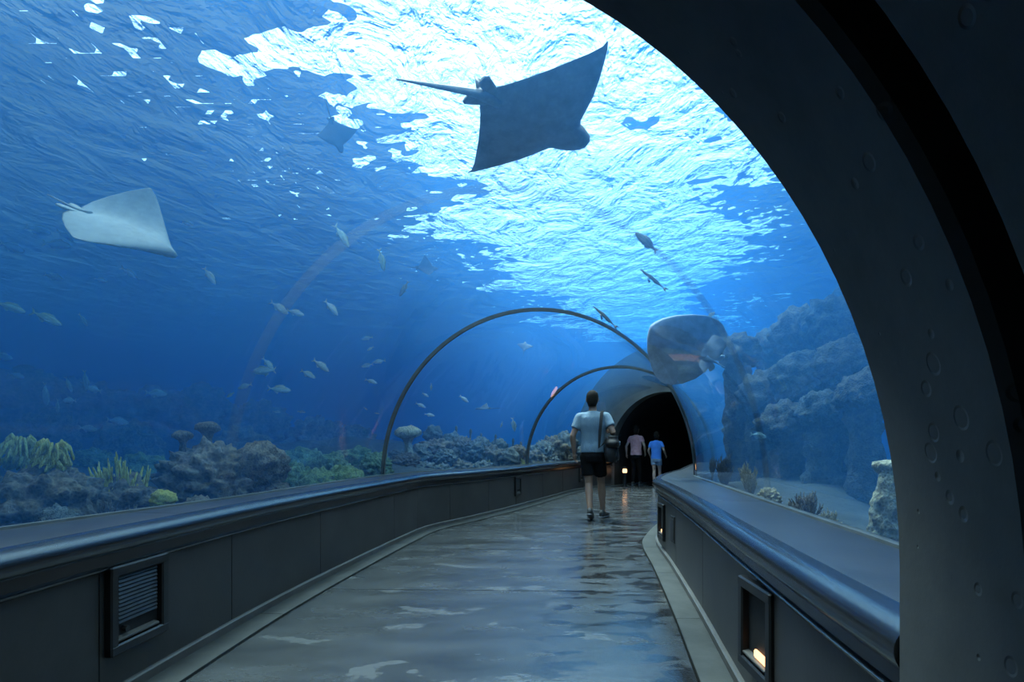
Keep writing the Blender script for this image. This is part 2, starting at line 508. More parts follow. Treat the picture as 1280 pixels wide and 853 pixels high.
M['far_concrete'] = mat_simple('far_concrete', (0.080, 0.084, 0.080), (0.136, 0.140, 0.132), 0.8, 2.5, 0.3)
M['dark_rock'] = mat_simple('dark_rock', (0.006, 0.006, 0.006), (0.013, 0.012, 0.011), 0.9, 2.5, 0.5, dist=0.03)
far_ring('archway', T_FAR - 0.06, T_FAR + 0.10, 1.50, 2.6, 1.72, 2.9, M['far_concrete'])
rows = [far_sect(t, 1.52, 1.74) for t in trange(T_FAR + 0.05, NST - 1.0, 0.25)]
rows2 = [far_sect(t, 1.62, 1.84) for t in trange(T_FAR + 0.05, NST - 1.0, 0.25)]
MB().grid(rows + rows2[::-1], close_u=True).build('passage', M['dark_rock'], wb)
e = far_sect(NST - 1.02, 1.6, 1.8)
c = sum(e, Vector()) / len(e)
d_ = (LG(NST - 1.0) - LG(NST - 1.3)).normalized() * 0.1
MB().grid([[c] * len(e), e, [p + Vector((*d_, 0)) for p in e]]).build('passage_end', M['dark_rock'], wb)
# ------------------------------------------------------------ tank, water and the added light cover
TX0, TX1, TY0, TY1, WZ = -15.0, 17.0, -4.6, 27.0, 5.0
def mat_water():
    m, nt, out = new_mat('sea_water'); L = nt.links.new
    sc = N(nt, 'ShaderNodeVolumeScatter'); sc.inputs['Color'].default_value = (0.11, 0.44, 1.0, 1)
    sc.inputs['Density'].default_value = 0.082
    sc.inputs['Anisotropy'].default_value = 0.25
    ab = N(nt, 'ShaderNodeVolumeAbsorption'); ab.inputs['Color'].default_value = (0.0, 0.60, 0.955, 1)
    ab.inputs['Density'].default_value = 0.21
    ad = N(nt, 'ShaderNodeAddShader')
    L(sc.outputs[0], ad.inputs[0]); L(ab.outputs[0], ad.inputs[1])
    L(ad.outputs[0], out.inputs['Volume'])
    m.cycles.homogeneous_volume = True
    return m
M['water'] = mat_water()
# one closed hull: the tank's outer box and, inside it, the tunnel's own outline as a cavity
wm = MB()
bx = [(TX0, TY0), (TX1, TY0), (TX1, TY1), (TX0, TY1)]
wm.add([(x, y, z) for z in (-1.2, WZ) for x, y in bx], [(3, 2, 1, 0), (4, 5, 6, 7)] + [(i, (i + 1) % 4, 4 + (i + 1) % 4, 4 + i) for i in range(4)])
rows = []
for t in [0.02] + trange(0.5, NST - 1.02, 0.125):
    r = [vault(t, math.pi * k / 40, 0.025) for k in range(41)]
    if t < T_NEAR or t > T_FAR:
        cc = (LG(t) + RG(t)) / 2
        r = [Vector((cc.x + (p.x - cc.x) * 1.45, cc.y + (p.y - cc.y) * 1.45, GZ + (p.z - GZ) * 1.4)) for p in r]
    r = [Vector((r[0].x, r[0].y, -0.5))] + r + [Vector((r[-1].x, r[-1].y, -0.5))]
    rows.append(r)
b0 = len(wm.v)
n, k = len(rows), len(rows[0])
vv = [p for r in rows for p in r]
ff = []
for i in range(n - 1):
    for j in range(k):
        ff.append((i * k + j, i * k + (j + 1) % k, (i + 1) * k + (j + 1) % k, (i + 1) * k + j))
ff += [tuple(range(k))[::-1], tuple((n - 1) * k + j for j in range(k))]
wm.add(vv, ff)
water = obj('water', wm.v, wm.f, M['water'], None, smooth=False)
bm = bmesh.new(); bm.from_mesh(water.data)
bm.faces.ensure_lookup_table()
# outer box outward, cavity faces pointing into the tunnel
test = bm.faces[6 + (n // 2) * k + k // 2]
ctr = Vector((*((LG(8) + RG(8)) / 2), 1.0))
outer = [f for f in bm.faces if f.index < 6]
inner = [f for f in bm.faces if f.index >= 6]
bmesh.ops.recalc_face_normals(bm, faces=outer)
bmesh.ops.recalc_face_normals(bm, faces=inner)
bmesh.ops.reverse_faces(bm, faces=inner)
bm.to_mesh(water.data); bm.free()
tag(water, 'deep blue hazy sea water filling the tank around the tunnel', 'water', kind='stuff')

def mat_surface():
    m, nt, out = new_mat('water_surface'); L = nt.links.new
    tc = N(nt, 'ShaderNodeTexCoord')
    mp = N(nt, 'ShaderNodeMapping'); mp.inputs['Scale'].default_value = (1.0, 0.62, 1); mp.inputs['Rotation'].default_value = (0, 0, math.radians(24))
    L(tc.outputs['Object'], mp.inputs['Vector'])
    n1 = N(nt, 'ShaderNodeTexNoise', i_Scale=1.7, i_Detail=4.0, i_Roughness=0.55, i_Distortion=0.6)
    n2 = N(nt, 'ShaderNodeTexNoise', i_Scale=9.0, i_Detail=6.0, i_Roughness=0.6, i_Distortion=0.8)
    L(mp.outputs['Vector'], n1.inputs['Vector']); L(mp.outputs['Vector'], n2.inputs['Vector'])
    ma = N(nt, 'ShaderNodeMath', operation='MULTIPLY_ADD'); ma.inputs[1].default_value = 0.17
    L(n2.outputs['Fac'], ma.inputs[0]); L(n1.outputs['Fac'], ma.inputs[2])
    bp = N(nt, 'ShaderNodeBump', i_Strength=1.0, i_Distance=0.36)
    L(ma.outputs[0], bp.inputs['Height'])
    fr = N(nt, 'ShaderNodeFresnel', i_IOR=1.10)
    L(bp.outputs['Normal'], fr.inputs['Normal'])
    tr = N(nt, 'ShaderNodeBsdfTransparent'); tr.inputs['Color'].default_value = (0.95, 1.0, 0.98, 1)
    gl = N(nt, 'ShaderNodeBsdfGlossy', i_Roughness=0.05)
    L(bp.outputs['Normal'], gl.inputs['Normal'])
    mx = N(nt, 'ShaderNodeMixShader')
    L(fr.outputs[0], mx.inputs[0]); L(tr.outputs[0], mx.inputs[1]); L(gl.outputs[0], mx.inputs[2])
    L(mx.outputs[0], out.inputs['Surface'])
    return m
M['surface'] = mat_surface()
o = obj('water_surface', [(TX0, TY0, WZ + .002), (TX1, TY0, WZ + .002), (TX1, TY1, WZ + .002), (TX0, TY1, WZ + .002)], [(0, 1, 2, 3)], M['surface'], None, smooth=False)
tag(o, 'rippling water surface seen from below, bright under the gap in the added light cover', 'water surface', kind='stuff')  # the bright strip comes through the gap of the added cover

# tank enclosure
def slabbox(name, c, d, label, mat=None):
    return tag(MB().box(c, d).build(name, mat or M['tank_concrete'], None, smooth=False), label, 'wall', kind='structure')
ym, xm = (TY0 + TY1) / 2, (TX0 + TX1) / 2
RZ = 5.75
slabbox('wall_tank_west', (TX0 - .17, ym, 2.4), (.3, TY1 - TY0 + .6, 7.4), 'blue-painted concrete tank wall lost in the haze on the outer side')
slabbox('wall_tank_east', (TX1 + .17, ym, 2.4), (.3, TY1 - TY0 + .6, 7.4), 'blue-painted concrete tank wall lost in the haze on the inner side')
slabbox('wall_tank_north', (xm, TY1 + .17, 2.4), (TX1 - TX0, .3, 7.4), 'blue-painted concrete tank wall far beyond the archway')
slabbox('wall_tank_south', (xm, TY0 - .17, 2.4), (TX1 - TX0, .3, 7.4), 'blue-painted concrete tank wall behind the portal')
# cover added over the tank; its ragged gap shapes the bright water streak
RZ = 5.06
OPL = [(-4.2, -5.0), (-3.1, 4.0), (-1.5, 9.0), (0.6, 15.0), (3.4, 21.0), (6.0, 27.0)]
OPR = [(1.8, -5.0), (2.5, 4.0), (3.6, 9.0), (5.4, 15.0), (7.6, 21.0), (9.5, 27.0)]
def lerp_path(P, y):
    for (x0, y0), (x1, y1) in zip(P, P[1:]):
        if y <= y1: return x0 + (x1 - x0) * (y - y0) / (y1 - y0)
    return P[-1][0]
def light_cover(x, y):
    """> 0 where the added cover lies over the water"""
    l, r = lerp_path(OPL, y), lerp_path(OPR, y)
    d = max(l - x, x - r)
    q = Vector((x * 0.75 - y * 0.2, y * 1.35 + x * 0.35, 0.0))
    w = noise.noise(q * 0.55) * 1.6 + noise.noise(q * 1.5 + Vector((9, 3, 1))) * 1.1 + noise.noise(q * 3.9 + Vector((2, 7, 5))) * 0.9 + noise.noise(q * 8.5 + Vector((5, 1, 8))) * 0.6
    e = max(y - 23.0, -3.2 - y)
    if 0.2 < d < 4.0 and e < 0:          # small holes added to give glints beside the gap
        hf = noise.noise(q * 6.5 + Vector((4, 4, 4))) + 0.5 * noise.noise(q * 13.0)
        th = 0.26 + 0.09 * d - 0.45 * noise.noise(q * 0.8 + Vector((1, 8, 2)))
        if hf > th: return -0.05
    return max(d * 0.8 + w * 0.95 + noise.noise(q * 14.0) * 0.35 * max(0.0, 1 - abs(d) / 2.0), e)
def light_cover_mesh():
    st = 0.07
    nx, ny = int((TX1 - TX0) / st) + 1, int((TY1 - TY0) / st) + 1
    val = [[light_cover(TX0 + i * st, TY0 + j * st) for i in range(nx + 1)] for j in range(ny + 1)]
    verts, idx, faces = [], {}, []
    def vid(key, x, y):
        if key not in idx:
            idx[key] = len(verts); verts.append((x, y, RZ))
        return idx[key]
    for j in range(ny):
        runs = None
        for i in range(nx):
            c = [(i, j), (i + 1, j), (i + 1, j + 1), (i, j + 1)]
            v = [val[b][a] for a, b in c]
            if all(q <= 0 for q in v): continue
            if all(q > 0 for q in v) and False: pass
            poly = []
            for k in range(4):
                (a0, b0), (a1, b1) = c[k], c[(k + 1) % 4]
                v0, v1 = v[k], v[(k + 1) % 4]
                if v0 > 0: poly.append(vid((a0, b0), TX0 + a0 * st, TY0 + b0 * st))
                if (v0 > 0) != (v1 > 0):
                    f = v0 / (v0 - v1)
                    key = tuple(sorted(((a0, b0), (a1, b1))))
                    poly.append(vid(key, TX0 + (a0 + (a1 - a0) * f) * st, TY0 + (b0 + (b1 - b0) * f) * st))
            if len(poly) > 2: faces.append(tuple(poly[::-1]))
    return verts, faces
cv, cf = light_cover_mesh()
def mat_light_cover():
    """added translucent cover: passes a little daylight so the water beside the gap glows"""
    m, nt, out = new_mat('light_cover'); L = nt.links.new
    df = N(nt, 'ShaderNodeBsdfDiffuse'); df.inputs['Color'].default_value = (0.10, 0.11, 0.11, 1)
    tl = N(nt, 'ShaderNodeBsdfTranslucent')
    tc = N(nt, 'ShaderNodeTexCoord'); nz = N(nt, 'ShaderNodeTexNoise', i_Scale=0.7, i_Detail=5.0)
    L(tc.outputs['Object'], nz.inputs['Vector'])
    L(ramp(nt, nz.outputs['Fac'], [(0.3, (0.16, 0.17, 0.17)), (0.7, (0.30, 0.31, 0.31))]), tl.inputs['Color'])
    mx = N(nt, 'ShaderNodeMixShader'); mx.inputs[0].default_value = 0.17
    L(df.outputs[0], mx.inputs[1]); L(tl.outputs[0], mx.inputs[2]); L(mx.outputs[0], out.inputs['Surface'])
    return m
M['light_cover'] = mat_light_cover()
o = obj('added_light_cover', cv, cf, M['light_cover'], None, smooth=False)  # added to shape the daylight on the water surface
tag(o, 'ragged translucent cover added over the tank to shape the daylight, with a long bright gap above the walk', 'roof', kind='structure')
# ------------------------------------------------------------ seabed
def at(px, py, y):
    """point seen at pixel (px, py) at distance y along the view"""
    return Vector(((px - 640) / F * y, y, HC + (YH - py) / F * y))
AX = []
for t in trange(0, NST - 1.0, 0.25):
    l, r = LG(t), RG(t)
    AX.append(((l + r) / 2, (r - l).length / 2, (r - l).normalized()))
def clear_of_tunnel(x, y):
    """signed side (-1 left, 1 right) and distance from the acrylic foot"""
    best, bi = 1e9, 0
    p = Vector((x, y))
    for i, (c, h, u) in enumerate(AX):
        d = (p - c).length_squared
        if d < best: best, bi = d, i
    c, h, u = AX[bi]
    side = 1 if (p - c).dot(u) > 0 else -1
    return side, math.sqrt(best) - h
def interp(tab, v):
    if v <= tab[0][0]: return tab[0][1]
    for (a, b), (c, d) in zip(tab, tab[1:]):
        if v <= c: return b + (d - b) * (v - a) / (c - a)
    return tab[-1][1]
def ground(x, y):
    s, d = clear_of_tunnel(x, y)
    if d < -0.15: return -0.6
    if s < 0:
        h = interp([(0, 0.05), (1, 0.2), (3, 0.45), (5, 0.75), (8, 1.35), (11, 1.9), (14, 2.3)], d)
        h *= interp([(-5, 0.6), (4, 0.85), (9, 0.9), (20, 0.7)], y)
        h += interp([(7.5, 0.0), (9.0, 0.5), (15, 0.6)], y) * interp([(0.1, 0.0), (0.9, 1.0), (3.5, 1.0), (6, 0.0)], d)
    else:
        h = interp([(0, 0.58), (0.8, 0.56), (2.5, 0.7), (5, 1.15), (9, 1.7)], d)
    n = noise.noise(Vector((x * 0.5, y * 0.5, 3.1))) * 0.45 + noise.noise(Vector((x * 1.7, y * 1.7, 8.0))) * 0.16
    return h + n * min(1.0, 0.25 + d * 0.35) if d > 0 else -0.3
gs = 0.22
gnx, gny = int((TX1 - TX0) / gs), int((TY1 - TY0) / gs)
gv, gf = [], []
for j in range(gny + 1):
    for i in range(gnx + 1):
        x, y = TX0 + (TX1 - TX0) * i / gnx, TY0 + (TY1 - TY0) * j / gny
        gv.append((x, y, ground(x, y)))
for j in range(gny):
    for i in range(gnx):
        a = j * (gnx + 1) + i
        gf.append((a, a + 1, a + gnx + 2, a + gnx + 1))
M['seabed'] = mat_simple('seabed', (0.020, 0.020, 0.017), (0.065, 0.06, 0.05), 0.9, 1.4, 0.8, 9.0, dist=0.06, detail=9)
tag(obj('ground', gv, gf, M['seabed'], None), 'rough rocky seabed rising away from the tunnel', 'seabed', kind='structure')

# ------------------------------------------------------------ corals
def mat_coral(name, dark, mid, tip, scale=14.0):
    m, nt, out = new_mat(name); L = nt.links.new
    b = N(nt, 'ShaderNodeBsdfPrincipled', i_Roughness=0.85)
    b.inputs['Specular IOR Level'].default_value = 0.2
    tc = N(nt, 'ShaderNodeTexCoord')
    vo = N(nt, 'ShaderNodeTexVoronoi', i_Scale=scale)
    nz = N(nt, 'ShaderNodeTexNoise', i_Scale=scale * 0.35, i_Detail=7.0, i_Roughness=0.65)
    for n in (vo, nz): L(tc.outputs['Object'], n.inputs['Vector'])
    mx = N(nt, 'ShaderNodeMath', operation='MULTIPLY_ADD'); mx.inputs[1].default_value = 0.35
    L(vo.outputs['Distance'], mx.inputs[0]); L(nz.outputs['Fac'], mx.inputs[2])
    L(ramp(nt, mx.outputs[0], [(0.4, dark), (0.62, mid), (0.85, tip)]), b.inputs['Base Color'])
    bp = N(nt, 'ShaderNodeBump', i_Strength=0.8, i_Distance=0.03)
    L(mx.outputs[0], bp.inputs['Height']); L(bp.outputs['Normal'], b.inputs['Normal'])
    L(b.outputs['BSDF'], out.inputs['Surface'])
    return m
M['c_brown'] = mat_coral('coral_brown', (0.035, 0.025, 0.018), (0.11, 0.08, 0.055), (0.22, 0.17, 0.12))
M['c_grey'] = mat_coral('coral_grey', (0.03, 0.032, 0.03), (0.095, 0.095, 0.085), (0.20, 0.195, 0.17))
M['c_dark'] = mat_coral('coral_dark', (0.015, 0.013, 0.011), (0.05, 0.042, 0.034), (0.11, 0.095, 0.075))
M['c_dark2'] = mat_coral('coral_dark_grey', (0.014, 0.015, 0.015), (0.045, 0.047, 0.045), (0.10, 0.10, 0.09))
M['c_tan'] = mat_coral('coral_tan', (0.14, 0.10, 0.06), (0.34, 0.27, 0.17), (0.55, 0.46, 0.32), 22)
M['c_yellow'] = mat_coral('coral_yellow', (0.22, 0.17, 0.03), (0.50, 0.40, 0.08), (0.70, 0.60, 0.18), 20)
M['c_green'] = mat_coral('coral_green', (0.04, 0.06, 0.03), (0.11, 0.15, 0.07), (0.22, 0.28, 0.13))
M['c_blue'] = mat_coral('coral_pale_blue', (0.14, 0.22, 0.26), (0.30, 0.42, 0.48), (0.5, 0.6, 0.62))

def ico(sub):
    bm = bmesh.new()
    bmesh.ops.create_icosphere(bm, subdivisions=sub, radius=1.0)
    v = [p.co.copy() for p in bm.verts]
    f = [tuple(q.index for q in p.verts) for p in bm.faces]
    bm.free()
    return v, f
ICO4, ICO3 = ico(5), ico(4)
def boulder_mesh(name, mat, seed, lumps=2.2, amp=0.45, squash=(1, 1, 1), hi=True):
    v, f = ICO4 if hi else ICO3
    o = Vector((seed * 3.7, seed * 1.3, seed * 2.1))
    out = []
    for p in v:
        d = noise.voronoi(p * lumps + o)[0]
        k = 1 - min(1.0, d[0] * 1.25)
        d2 = noise.voronoi(p * lumps * 3.1 + o)[0]
        k2 = 1 - min(1.0, d2[0] * 1.3)
        r = 0.72 + amp * k + 0.14 * k2 + 0.25 * noise.noise(p * 0.9 + o)
        q = p * r
        out.append((q.x * squash[0], q.y * squash[1], q.z * squash[2]))
    return mesh_of(name, out, f, mat)
def branch_mesh(name, mat, seed, n=26, spread=1.0, thick=0.055, up=0.5, sub=3):
    """branching coral about one unit tall, foot at the origin"""
    rnd = random.Random(seed)
    mb = MB()
    mb.tube([(0, 0, -0.25), (0, 0, 0.05), (0, 0, 0.2)], [0.22, 0.2, 0.1], 8)
    for i in range(n):
        a = rnd.uniform(0, 2 * math.pi); e = rnd.uniform(0.1, 1.0) ** 0.7
        d = Vector((math.cos(a) * e * spread, math.sin(a) * e * spread, up + rnd.uniform(0.3, 1.0) * (1.1 - 0.55 * e)))
        d = d.normalized() * rnd.uniform(0.65, 1.0)
        mid = d * 0.5 + Vector((rnd.uniform(-.1, .1), rnd.uniform(-.1, .1), rnd.uniform(-.05, .05)))
        mb.tube([(0, 0, 0.02), mid, d], [thick * 1.5, thick * 1.1, thick * 0.55], 6)
        for _ in range(sub):
            k = rnd.uniform(0.4, 0.95)
            b0 = mid.lerp(d, (k - 0.4) / 0.6)
            dd = (d + Vector((rnd.uniform(-.8, .8), rnd.uniform(-.8, .8), rnd.uniform(0, .6)))).normalized() * rnd.uniform(0.14, 0.3)
            mb.tube([b0, b0 + dd * 0.6, b0 + dd], [thick * 0.85, thick * 0.7, thick * 0.4], 5)
    return mesh_of(name, mb.v, mb.f, mat)
def table_mesh(name, mat, seed):
    """stalked table coral, one unit tall, foot at the origin"""
    rnd = random.Random(seed)
    rows = []
    prof = [(0.34, -0.3), (0.30, 0.0), (0.22, 0.3), (0.19, 0.55), (0.28, 0.70), (0.52, 0.78), (0.62, 0.83), (0.60, 0.93), (0.42, 1.02), (0.18, 1.07), (0.01, 1.08)]
    for r, z in prof:
        row = []
        for k in range(28):
            a = 2 * math.pi * k / 28
            w = 1 + 0.22 * noise.noise(Vector((math.cos(a) * 1.6, math.sin(a) * 1.6, z * 2 + seed))) + 0.08 * noise.noise(Vector((math.cos(a) * 5, math.sin(a) * 5, z * 5 + seed)))
            row.append(Vector((math.cos(a) * r * w, math.sin(a) * r * w, z + 0.06 * noise.noise(Vector((math.cos(a) * r * 7, math.sin(a) * r * 7, seed))))))
        rows.append(row)
    return mesh_of(name, *(lambda m: (m.v, m.f))(MB().grid(rows, close_v=True, cap=True)), mat)
def pillar_mesh(name, mat, seed, taper=0.55):
    rows = []
    for j in range(30):
        z = j / 29.0
        r = (1 - taper * z) * 0.28 + (0.10 * math.exp(-((z - 0.93) / 0.06) ** 2))
        if j == 29: r *= 0.3
        row = []
        for k in range(26):
            a = 2 * math.pi * k / 26
            w = 1 + 0.35 * noise.noise(Vector((math.cos(a) * 1.5, math.sin(a) * 1.5, z * 6 + seed))) + 0.25 * noise.noise(Vector((math.cos(a) * 4, math.sin(a) * 4, z * 16 + seed)))
            row.append(Vector((math.cos(a) * r * w + 0.06 * math.sin(z * 4 + seed), math.sin(a) * r * w, z)))
        rows.append(row)
    return mesh_of(name, *(lambda m: (m.v, m.f))(MB().grid(rows, close_v=True, cap=True)), mat)
def fan_mesh(name, mat, seed):
    """leafy soft coral: a stalk with a drooping crown of lobes"""
    rnd = random.Random(seed)
    mb = MB()
    mb.tube([(0, 0, -0.3), (0.03, 0, 0.2), (0.0, 0.02, 0.62)], [0.10, 0.075, 0.06], 8)
    for i in range(44):
        a = 2 * math.pi * i / 44 + rnd.uniform(-.1, .1)
        ln = rnd.uniform(0.4, 0.75)
        lift = rnd.uniform(-0.05, 0.36)
        pts, rad = [], []
        for k in range(5):
            u = k / 4
            pts.append((math.cos(a) * ln * u, math.sin(a) * ln * u, 0.62 + lift * math.sin(u * 2.6) - 0.10 * u * u))
            rad.append(0.075 * (1 - 0.75 * u) * (0.7 + 0.6 * math.sin(u * 3)) + 0.012)
        mb.tube(pts, rad, 6)
    return mesh_of(name, mb.v, mb.f, mat)

def head_mesh(name, mat, seed, ratio):
    """rounded coral head on a rough trunk; cap radius 1, top at the origin, total height = ratio"""
    v, f = ICO3
    o = Vector((seed * 3.7, seed * 1.3, seed * 2.1))
    mb, out = MB(), []
    for p in v:
        d = noise.voronoi(p * 2.6 + o)[0]
        d2 = noise.voronoi(p * 7.5 + o)[0]
        r = 0.74 + 0.34 * (1 - min(1, d[0] * 1.2)) + 0.15 * (1 - min(1, d2[0] * 1.3)) + 0.12 * noise.noise(p * 1.2 + o)
        q = p * r
        out.append((q.x, q.y, q.z * (1.0 if p.z > 0 else 0.7) - 0.95))
    mb.add(out, f)
    rows = []
    n = 16
    for j in range(n):
        u = j / (n - 1)
        z = -0.85 - (ratio - 0.75) * u
        row = []
        for k in range(22):
            a = 2 * math.pi * k / 22
            c = Vector((math.cos(a) * 1.4, math.sin(a) * 1.4, z * 1.3)) + o
            w = 0.46 + 0.2 * u + 0.30 * noise.noise(c) + 0.20 * noise.noise(c * 2.7) + 0.10 * noise.noise(c * 6)
            row.append(Vector((math.cos(a) * w, math.sin(a) * w, z)))
        rows.append(row)
    mb.grid(rows, close_v=True, cap=True)
    return mesh_of(name, mb.v, mb.f, mat)

PROTO = {}
def proto(kind, var, mat):
    key = (kind, var, mat)
    if key not in PROTO:
        m = M[mat]
        if kind == 'boulder': PROTO[key] = boulder_mesh('coral_boulder', m, var + 1, 2.0 + 0.35 * (var % 3), 0.42)
        if kind == 'knob': PROTO[key] = boulder_mesh('coral_knob', m, var + 11, 3.6, 0.36)
        if kind == 'bush': PROTO[key] = branch_mesh('coral_bush', m, var + 5, 64, 1.0, 0.042, 0.45, 4)
        if kind == 'spire': PROTO[key] = branch_mesh('coral_spire', m, var + 5, 46, 0.55, 0.06, 1.2, 4)
        if kind == 'table': PROTO[key] = table_mesh('coral_table', m, var * 3.3)
        if kind == 'pillar': PROTO[key] = pillar_mesh('coral_pillar', m, var * 2.7)
        if kind == 'fan': PROTO[key] = fan_mesh('coral_fan', m, var)
    return PROTO[key]
NAMES = {'boulder': 'boulder_coral', 'knob': 'knobbly_coral', 'bush': 'bush_coral', 'spire': 'spire_coral', 'table': 'table_coral', 'pillar': 'pillar_coral', 'fan': 'leather_coral'}
crnd = random.Random(31)
def coral(kind, var, mat, loc, sc, label, group=None):
    o = link(bpy.data.objects.new(NAMES[kind], proto(kind, var, mat)))
    o.location = loc
    o.scale = sc if hasattr(sc, '__len__') else (sc, sc, sc)
    o.rotation_euler = (crnd.uniform(-.08, .08), crnd.uniform(-.08, .08), crnd.uniform(0, 6.28))
    tag(o, label, 'coral', group)
    return o
def coral_px(kind, var, mat, px, py, y, size_px, label, group=None, tall=1.0):
    """top of the coral at pixel (px, py), width given in pixels, standing on the seabed below"""
    k = 1.0
    while True:
        best = None
        for i in range(81):
            yy = y + (i // 2 if i % 2 else -(i // 2)) * 0.06
            if yy < 2.6: continue
            p = at(px, py, yy)
            r = size_px * k / F * yy / 2
            s, d = clear_of_tunnel(p.x, p.y)
            if d > r * 1.12 + 0.07 and (s > 0) == (px > 850):
                best = p; break
        if best is not None or k < 0.3: break
        k *= 0.88
    if best is None:
        return None
    p = best
    g = ground(p.x, p.y)
    h = max(p.z - g, r * 0.6)
    if kind in ('boulder', 'knob'):
        if h > 2.3 * r:
            o = link(bpy.data.objects.new(NAMES[kind], head_mesh('coral_head', M[mat], px * 0.37 + var, (h + 0.15) / r)))
            o.location = p; o.scale = (r, r, r)
            o.rotation_euler = (0, 0, crnd.uniform(0, 6.28))
            return tag(o, label, 'coral', group)
        rz = min(max(r * 0.8 * tall, h * 0.55), r * 1.3)
        return coral(kind, var, mat, (p.x, p.y, p.z - rz), (r, r, rz), label, group)
    base = min(p.z - 0.05, max(g - 0.03, p.z - 2 * r * tall * 1.3))
    hh = (p.z - base)
    if base > g + 0.12 and kind not in ('fan', 'bush', 'table'): base, hh = g - 0.03, p.z - g + 0.03
    return coral(kind, var, mat, (p.x, p.y, base), (r, r, hh) if kind not in ('table',) else (r * 1.6, r * 1.6, hh), label, group)

G1 = 'corals on the reef outside the long low wall'
# the mounds close behind the outer acrylic
coral_px('boulder', 0, 'c_brown', 58, 578, 4.2, 120, 'broad brown coral mound carrying the taller yellow leafy coral')
coral_px('boulder', 1, 'c_brown', 150, 592, 4.8, 110, 'lumpy brown coral mound under the spiky yellow-tipped bush coral')
coral_px('knob', 0, 'c_brown', 262, 552, 5.4, 120, 'tall dark brown coral stack topped by two small table corals')
coral_px('knob', 1, 'c_brown', 325, 553, 5.6, 70, 'tall knobbly brown coral head beside the stack with table corals')
coral_px('fan', 0, 'c_yellow', 62, 548, 4.2, 62, 'yellow leafy soft coral rising from the broad brown mound')
coral_px('fan', 1, 'c_yellow', 28, 541, 4.9, 70, 'dimmer yellow-green leafy soft coral behind the brown mound')
coral_px('bush', 0, 'c_yellow', 150, 566, 4.8, 88, 'spiky yellow-tipped bush coral on a brown mound')
coral_px('table', 0, 'c_brown', 229, 541, 5.4, 24, 'small brown table coral, lower of the pair on the stack', 'table corals on the dark stack')
coral_px('table', 1, 'c_brown', 259, 530, 5.5, 30, 'brown table coral, higher of the pair on the stack', 'table corals on the dark stack')
coral_px('knob', 2, 'c_blue', 190, 640, 4.0, 34, 'small pale blue rounded coral low behind the glass')
coral_px('knob', 0, 'c_yellow', 204, 612, 4.6, 30, 'small yellowish rounded coral low between brown mounds')
coral_px('bush', 1, 'c_grey', 100, 606, 4.4, 60, 'grey bush coral between the two brown mounds')
coral_px('boulder', 2, 'c_grey', 8, 600, 4.4, 80, 'grey coral mound next to the broad brown one')
rows_ = [(350, 566, 7.5, 60), (385, 560, 8.5, 70), (415, 566, 8.0, 60), (445, 558, 9.0, 60), (470, 566, 8.2, 45), (372, 580, 6.6, 50), (430, 582, 6.8, 55), (398, 586, 6.4, 45), (120, 560, 7.5, 60), (180, 566, 7.0, 60), (20, 570, 7.5, 70)]
for i, (x, y, d, w) in enumerate(rows_):
    coral_px('boulder' if i % 2 else 'knob', i % 3, 'c_green', x, y, d, w, 'dim green ' + ('smooth-lobed' if i % 2 else 'knobbly') + (' coral hummock behind the brown mounds' if x < 200 else ' coral hummock in the hollow next to the large hoop'), 'green coral hummocks in the hollow')
for i, (x, y, d, w) in enumerate([(300, 585, 5.6, 50), (285, 610, 5.0, 46), (345, 600, 5.6, 40), (235, 590, 5.2, 44), (250, 620, 4.7, 46), (130, 625, 4.3, 50), (70, 632, 3.8, 50), (165, 632, 4.2, 40)]):
    coral_px(('knob', 'bush')[i % 2], i % 3, 'c_brown' if i % 3 else 'c_grey', x, y, d, w, 'low knobbly coral filling the foot of the near reef', 'low corals at the foot of the near reef')
# the reef beyond the bend, seen through the large hoop
coral_px('table', 2, 'c_tan', 511, 536, 9.6, 32, 'pale flat-topped table coral standing alone above the grey reef')
for i, (x, y, d, w) in enumerate([(497, 562, 9.8, 34), (508, 566, 9.4, 40), (524, 556, 9.9, 40), (541, 532, 10.6, 26), (545, 548, 10.2, 44), (556, 560, 9.9, 34), (566, 540, 10.8, 30), (578, 546, 10.6, 34), (590, 552, 10.6, 32), (602, 546, 11.0, 26), (612, 556, 10.8, 34), (624, 548, 11.4, 22), (634, 560, 11.0, 34), (647, 556, 11.4, 26), (530, 578, 9.4, 34), (552, 580, 9.6, 36), (575, 574, 10.0, 36), (600, 576, 10.2, 36), (500, 584, 9.2, 30)]):
    coral_px(('boulder', 'knob')[i % 2], i % 3, ('c_grey', 'c_brown', 'c_grey')[i % 3], x, y, d, w, ('grey', 'brown', 'grey')[i % 3] + (' coral head low at the foot of the reef' if y > 570 else ' coral head on the crest of the reef' if y < 550 else ' coral head in the middle of the reef') + ' seen through the large hoop', 'coral heads seen through the large hoop')
for i, (x, y, d, w) in enumerate([(586, 536, 10.9, 14), (604, 541, 11.2, 12), (570, 532, 10.9, 14), (618, 543, 11.2, 12), (640, 548, 11.6, 12), (652, 552, 11.6, 14)]):
    coral_px('pillar', i % 3, 'c_grey', x, y, d, w, 'short grey pillar coral rising from the reef seen through the large hoop', 'pillar corals seen through the large hoop', 1.6)
for i, (x, y, d, w) in enumerate([(540, 590, 9.0, 26), (520, 590, 9.0, 18), (612, 574, 10.6, 20), (625, 576, 10.8, 24), (640, 574, 11.0, 20), (590, 580, 10.2, 20), (655, 572, 11.2, 22)]):
    coral_px('bush', i % 3, 'c_tan' if i % 2 else 'c_yellow', x, y, d, w, 'small tan bush coral along the wall inside the large hoop', 'small tan corals along the far wall')
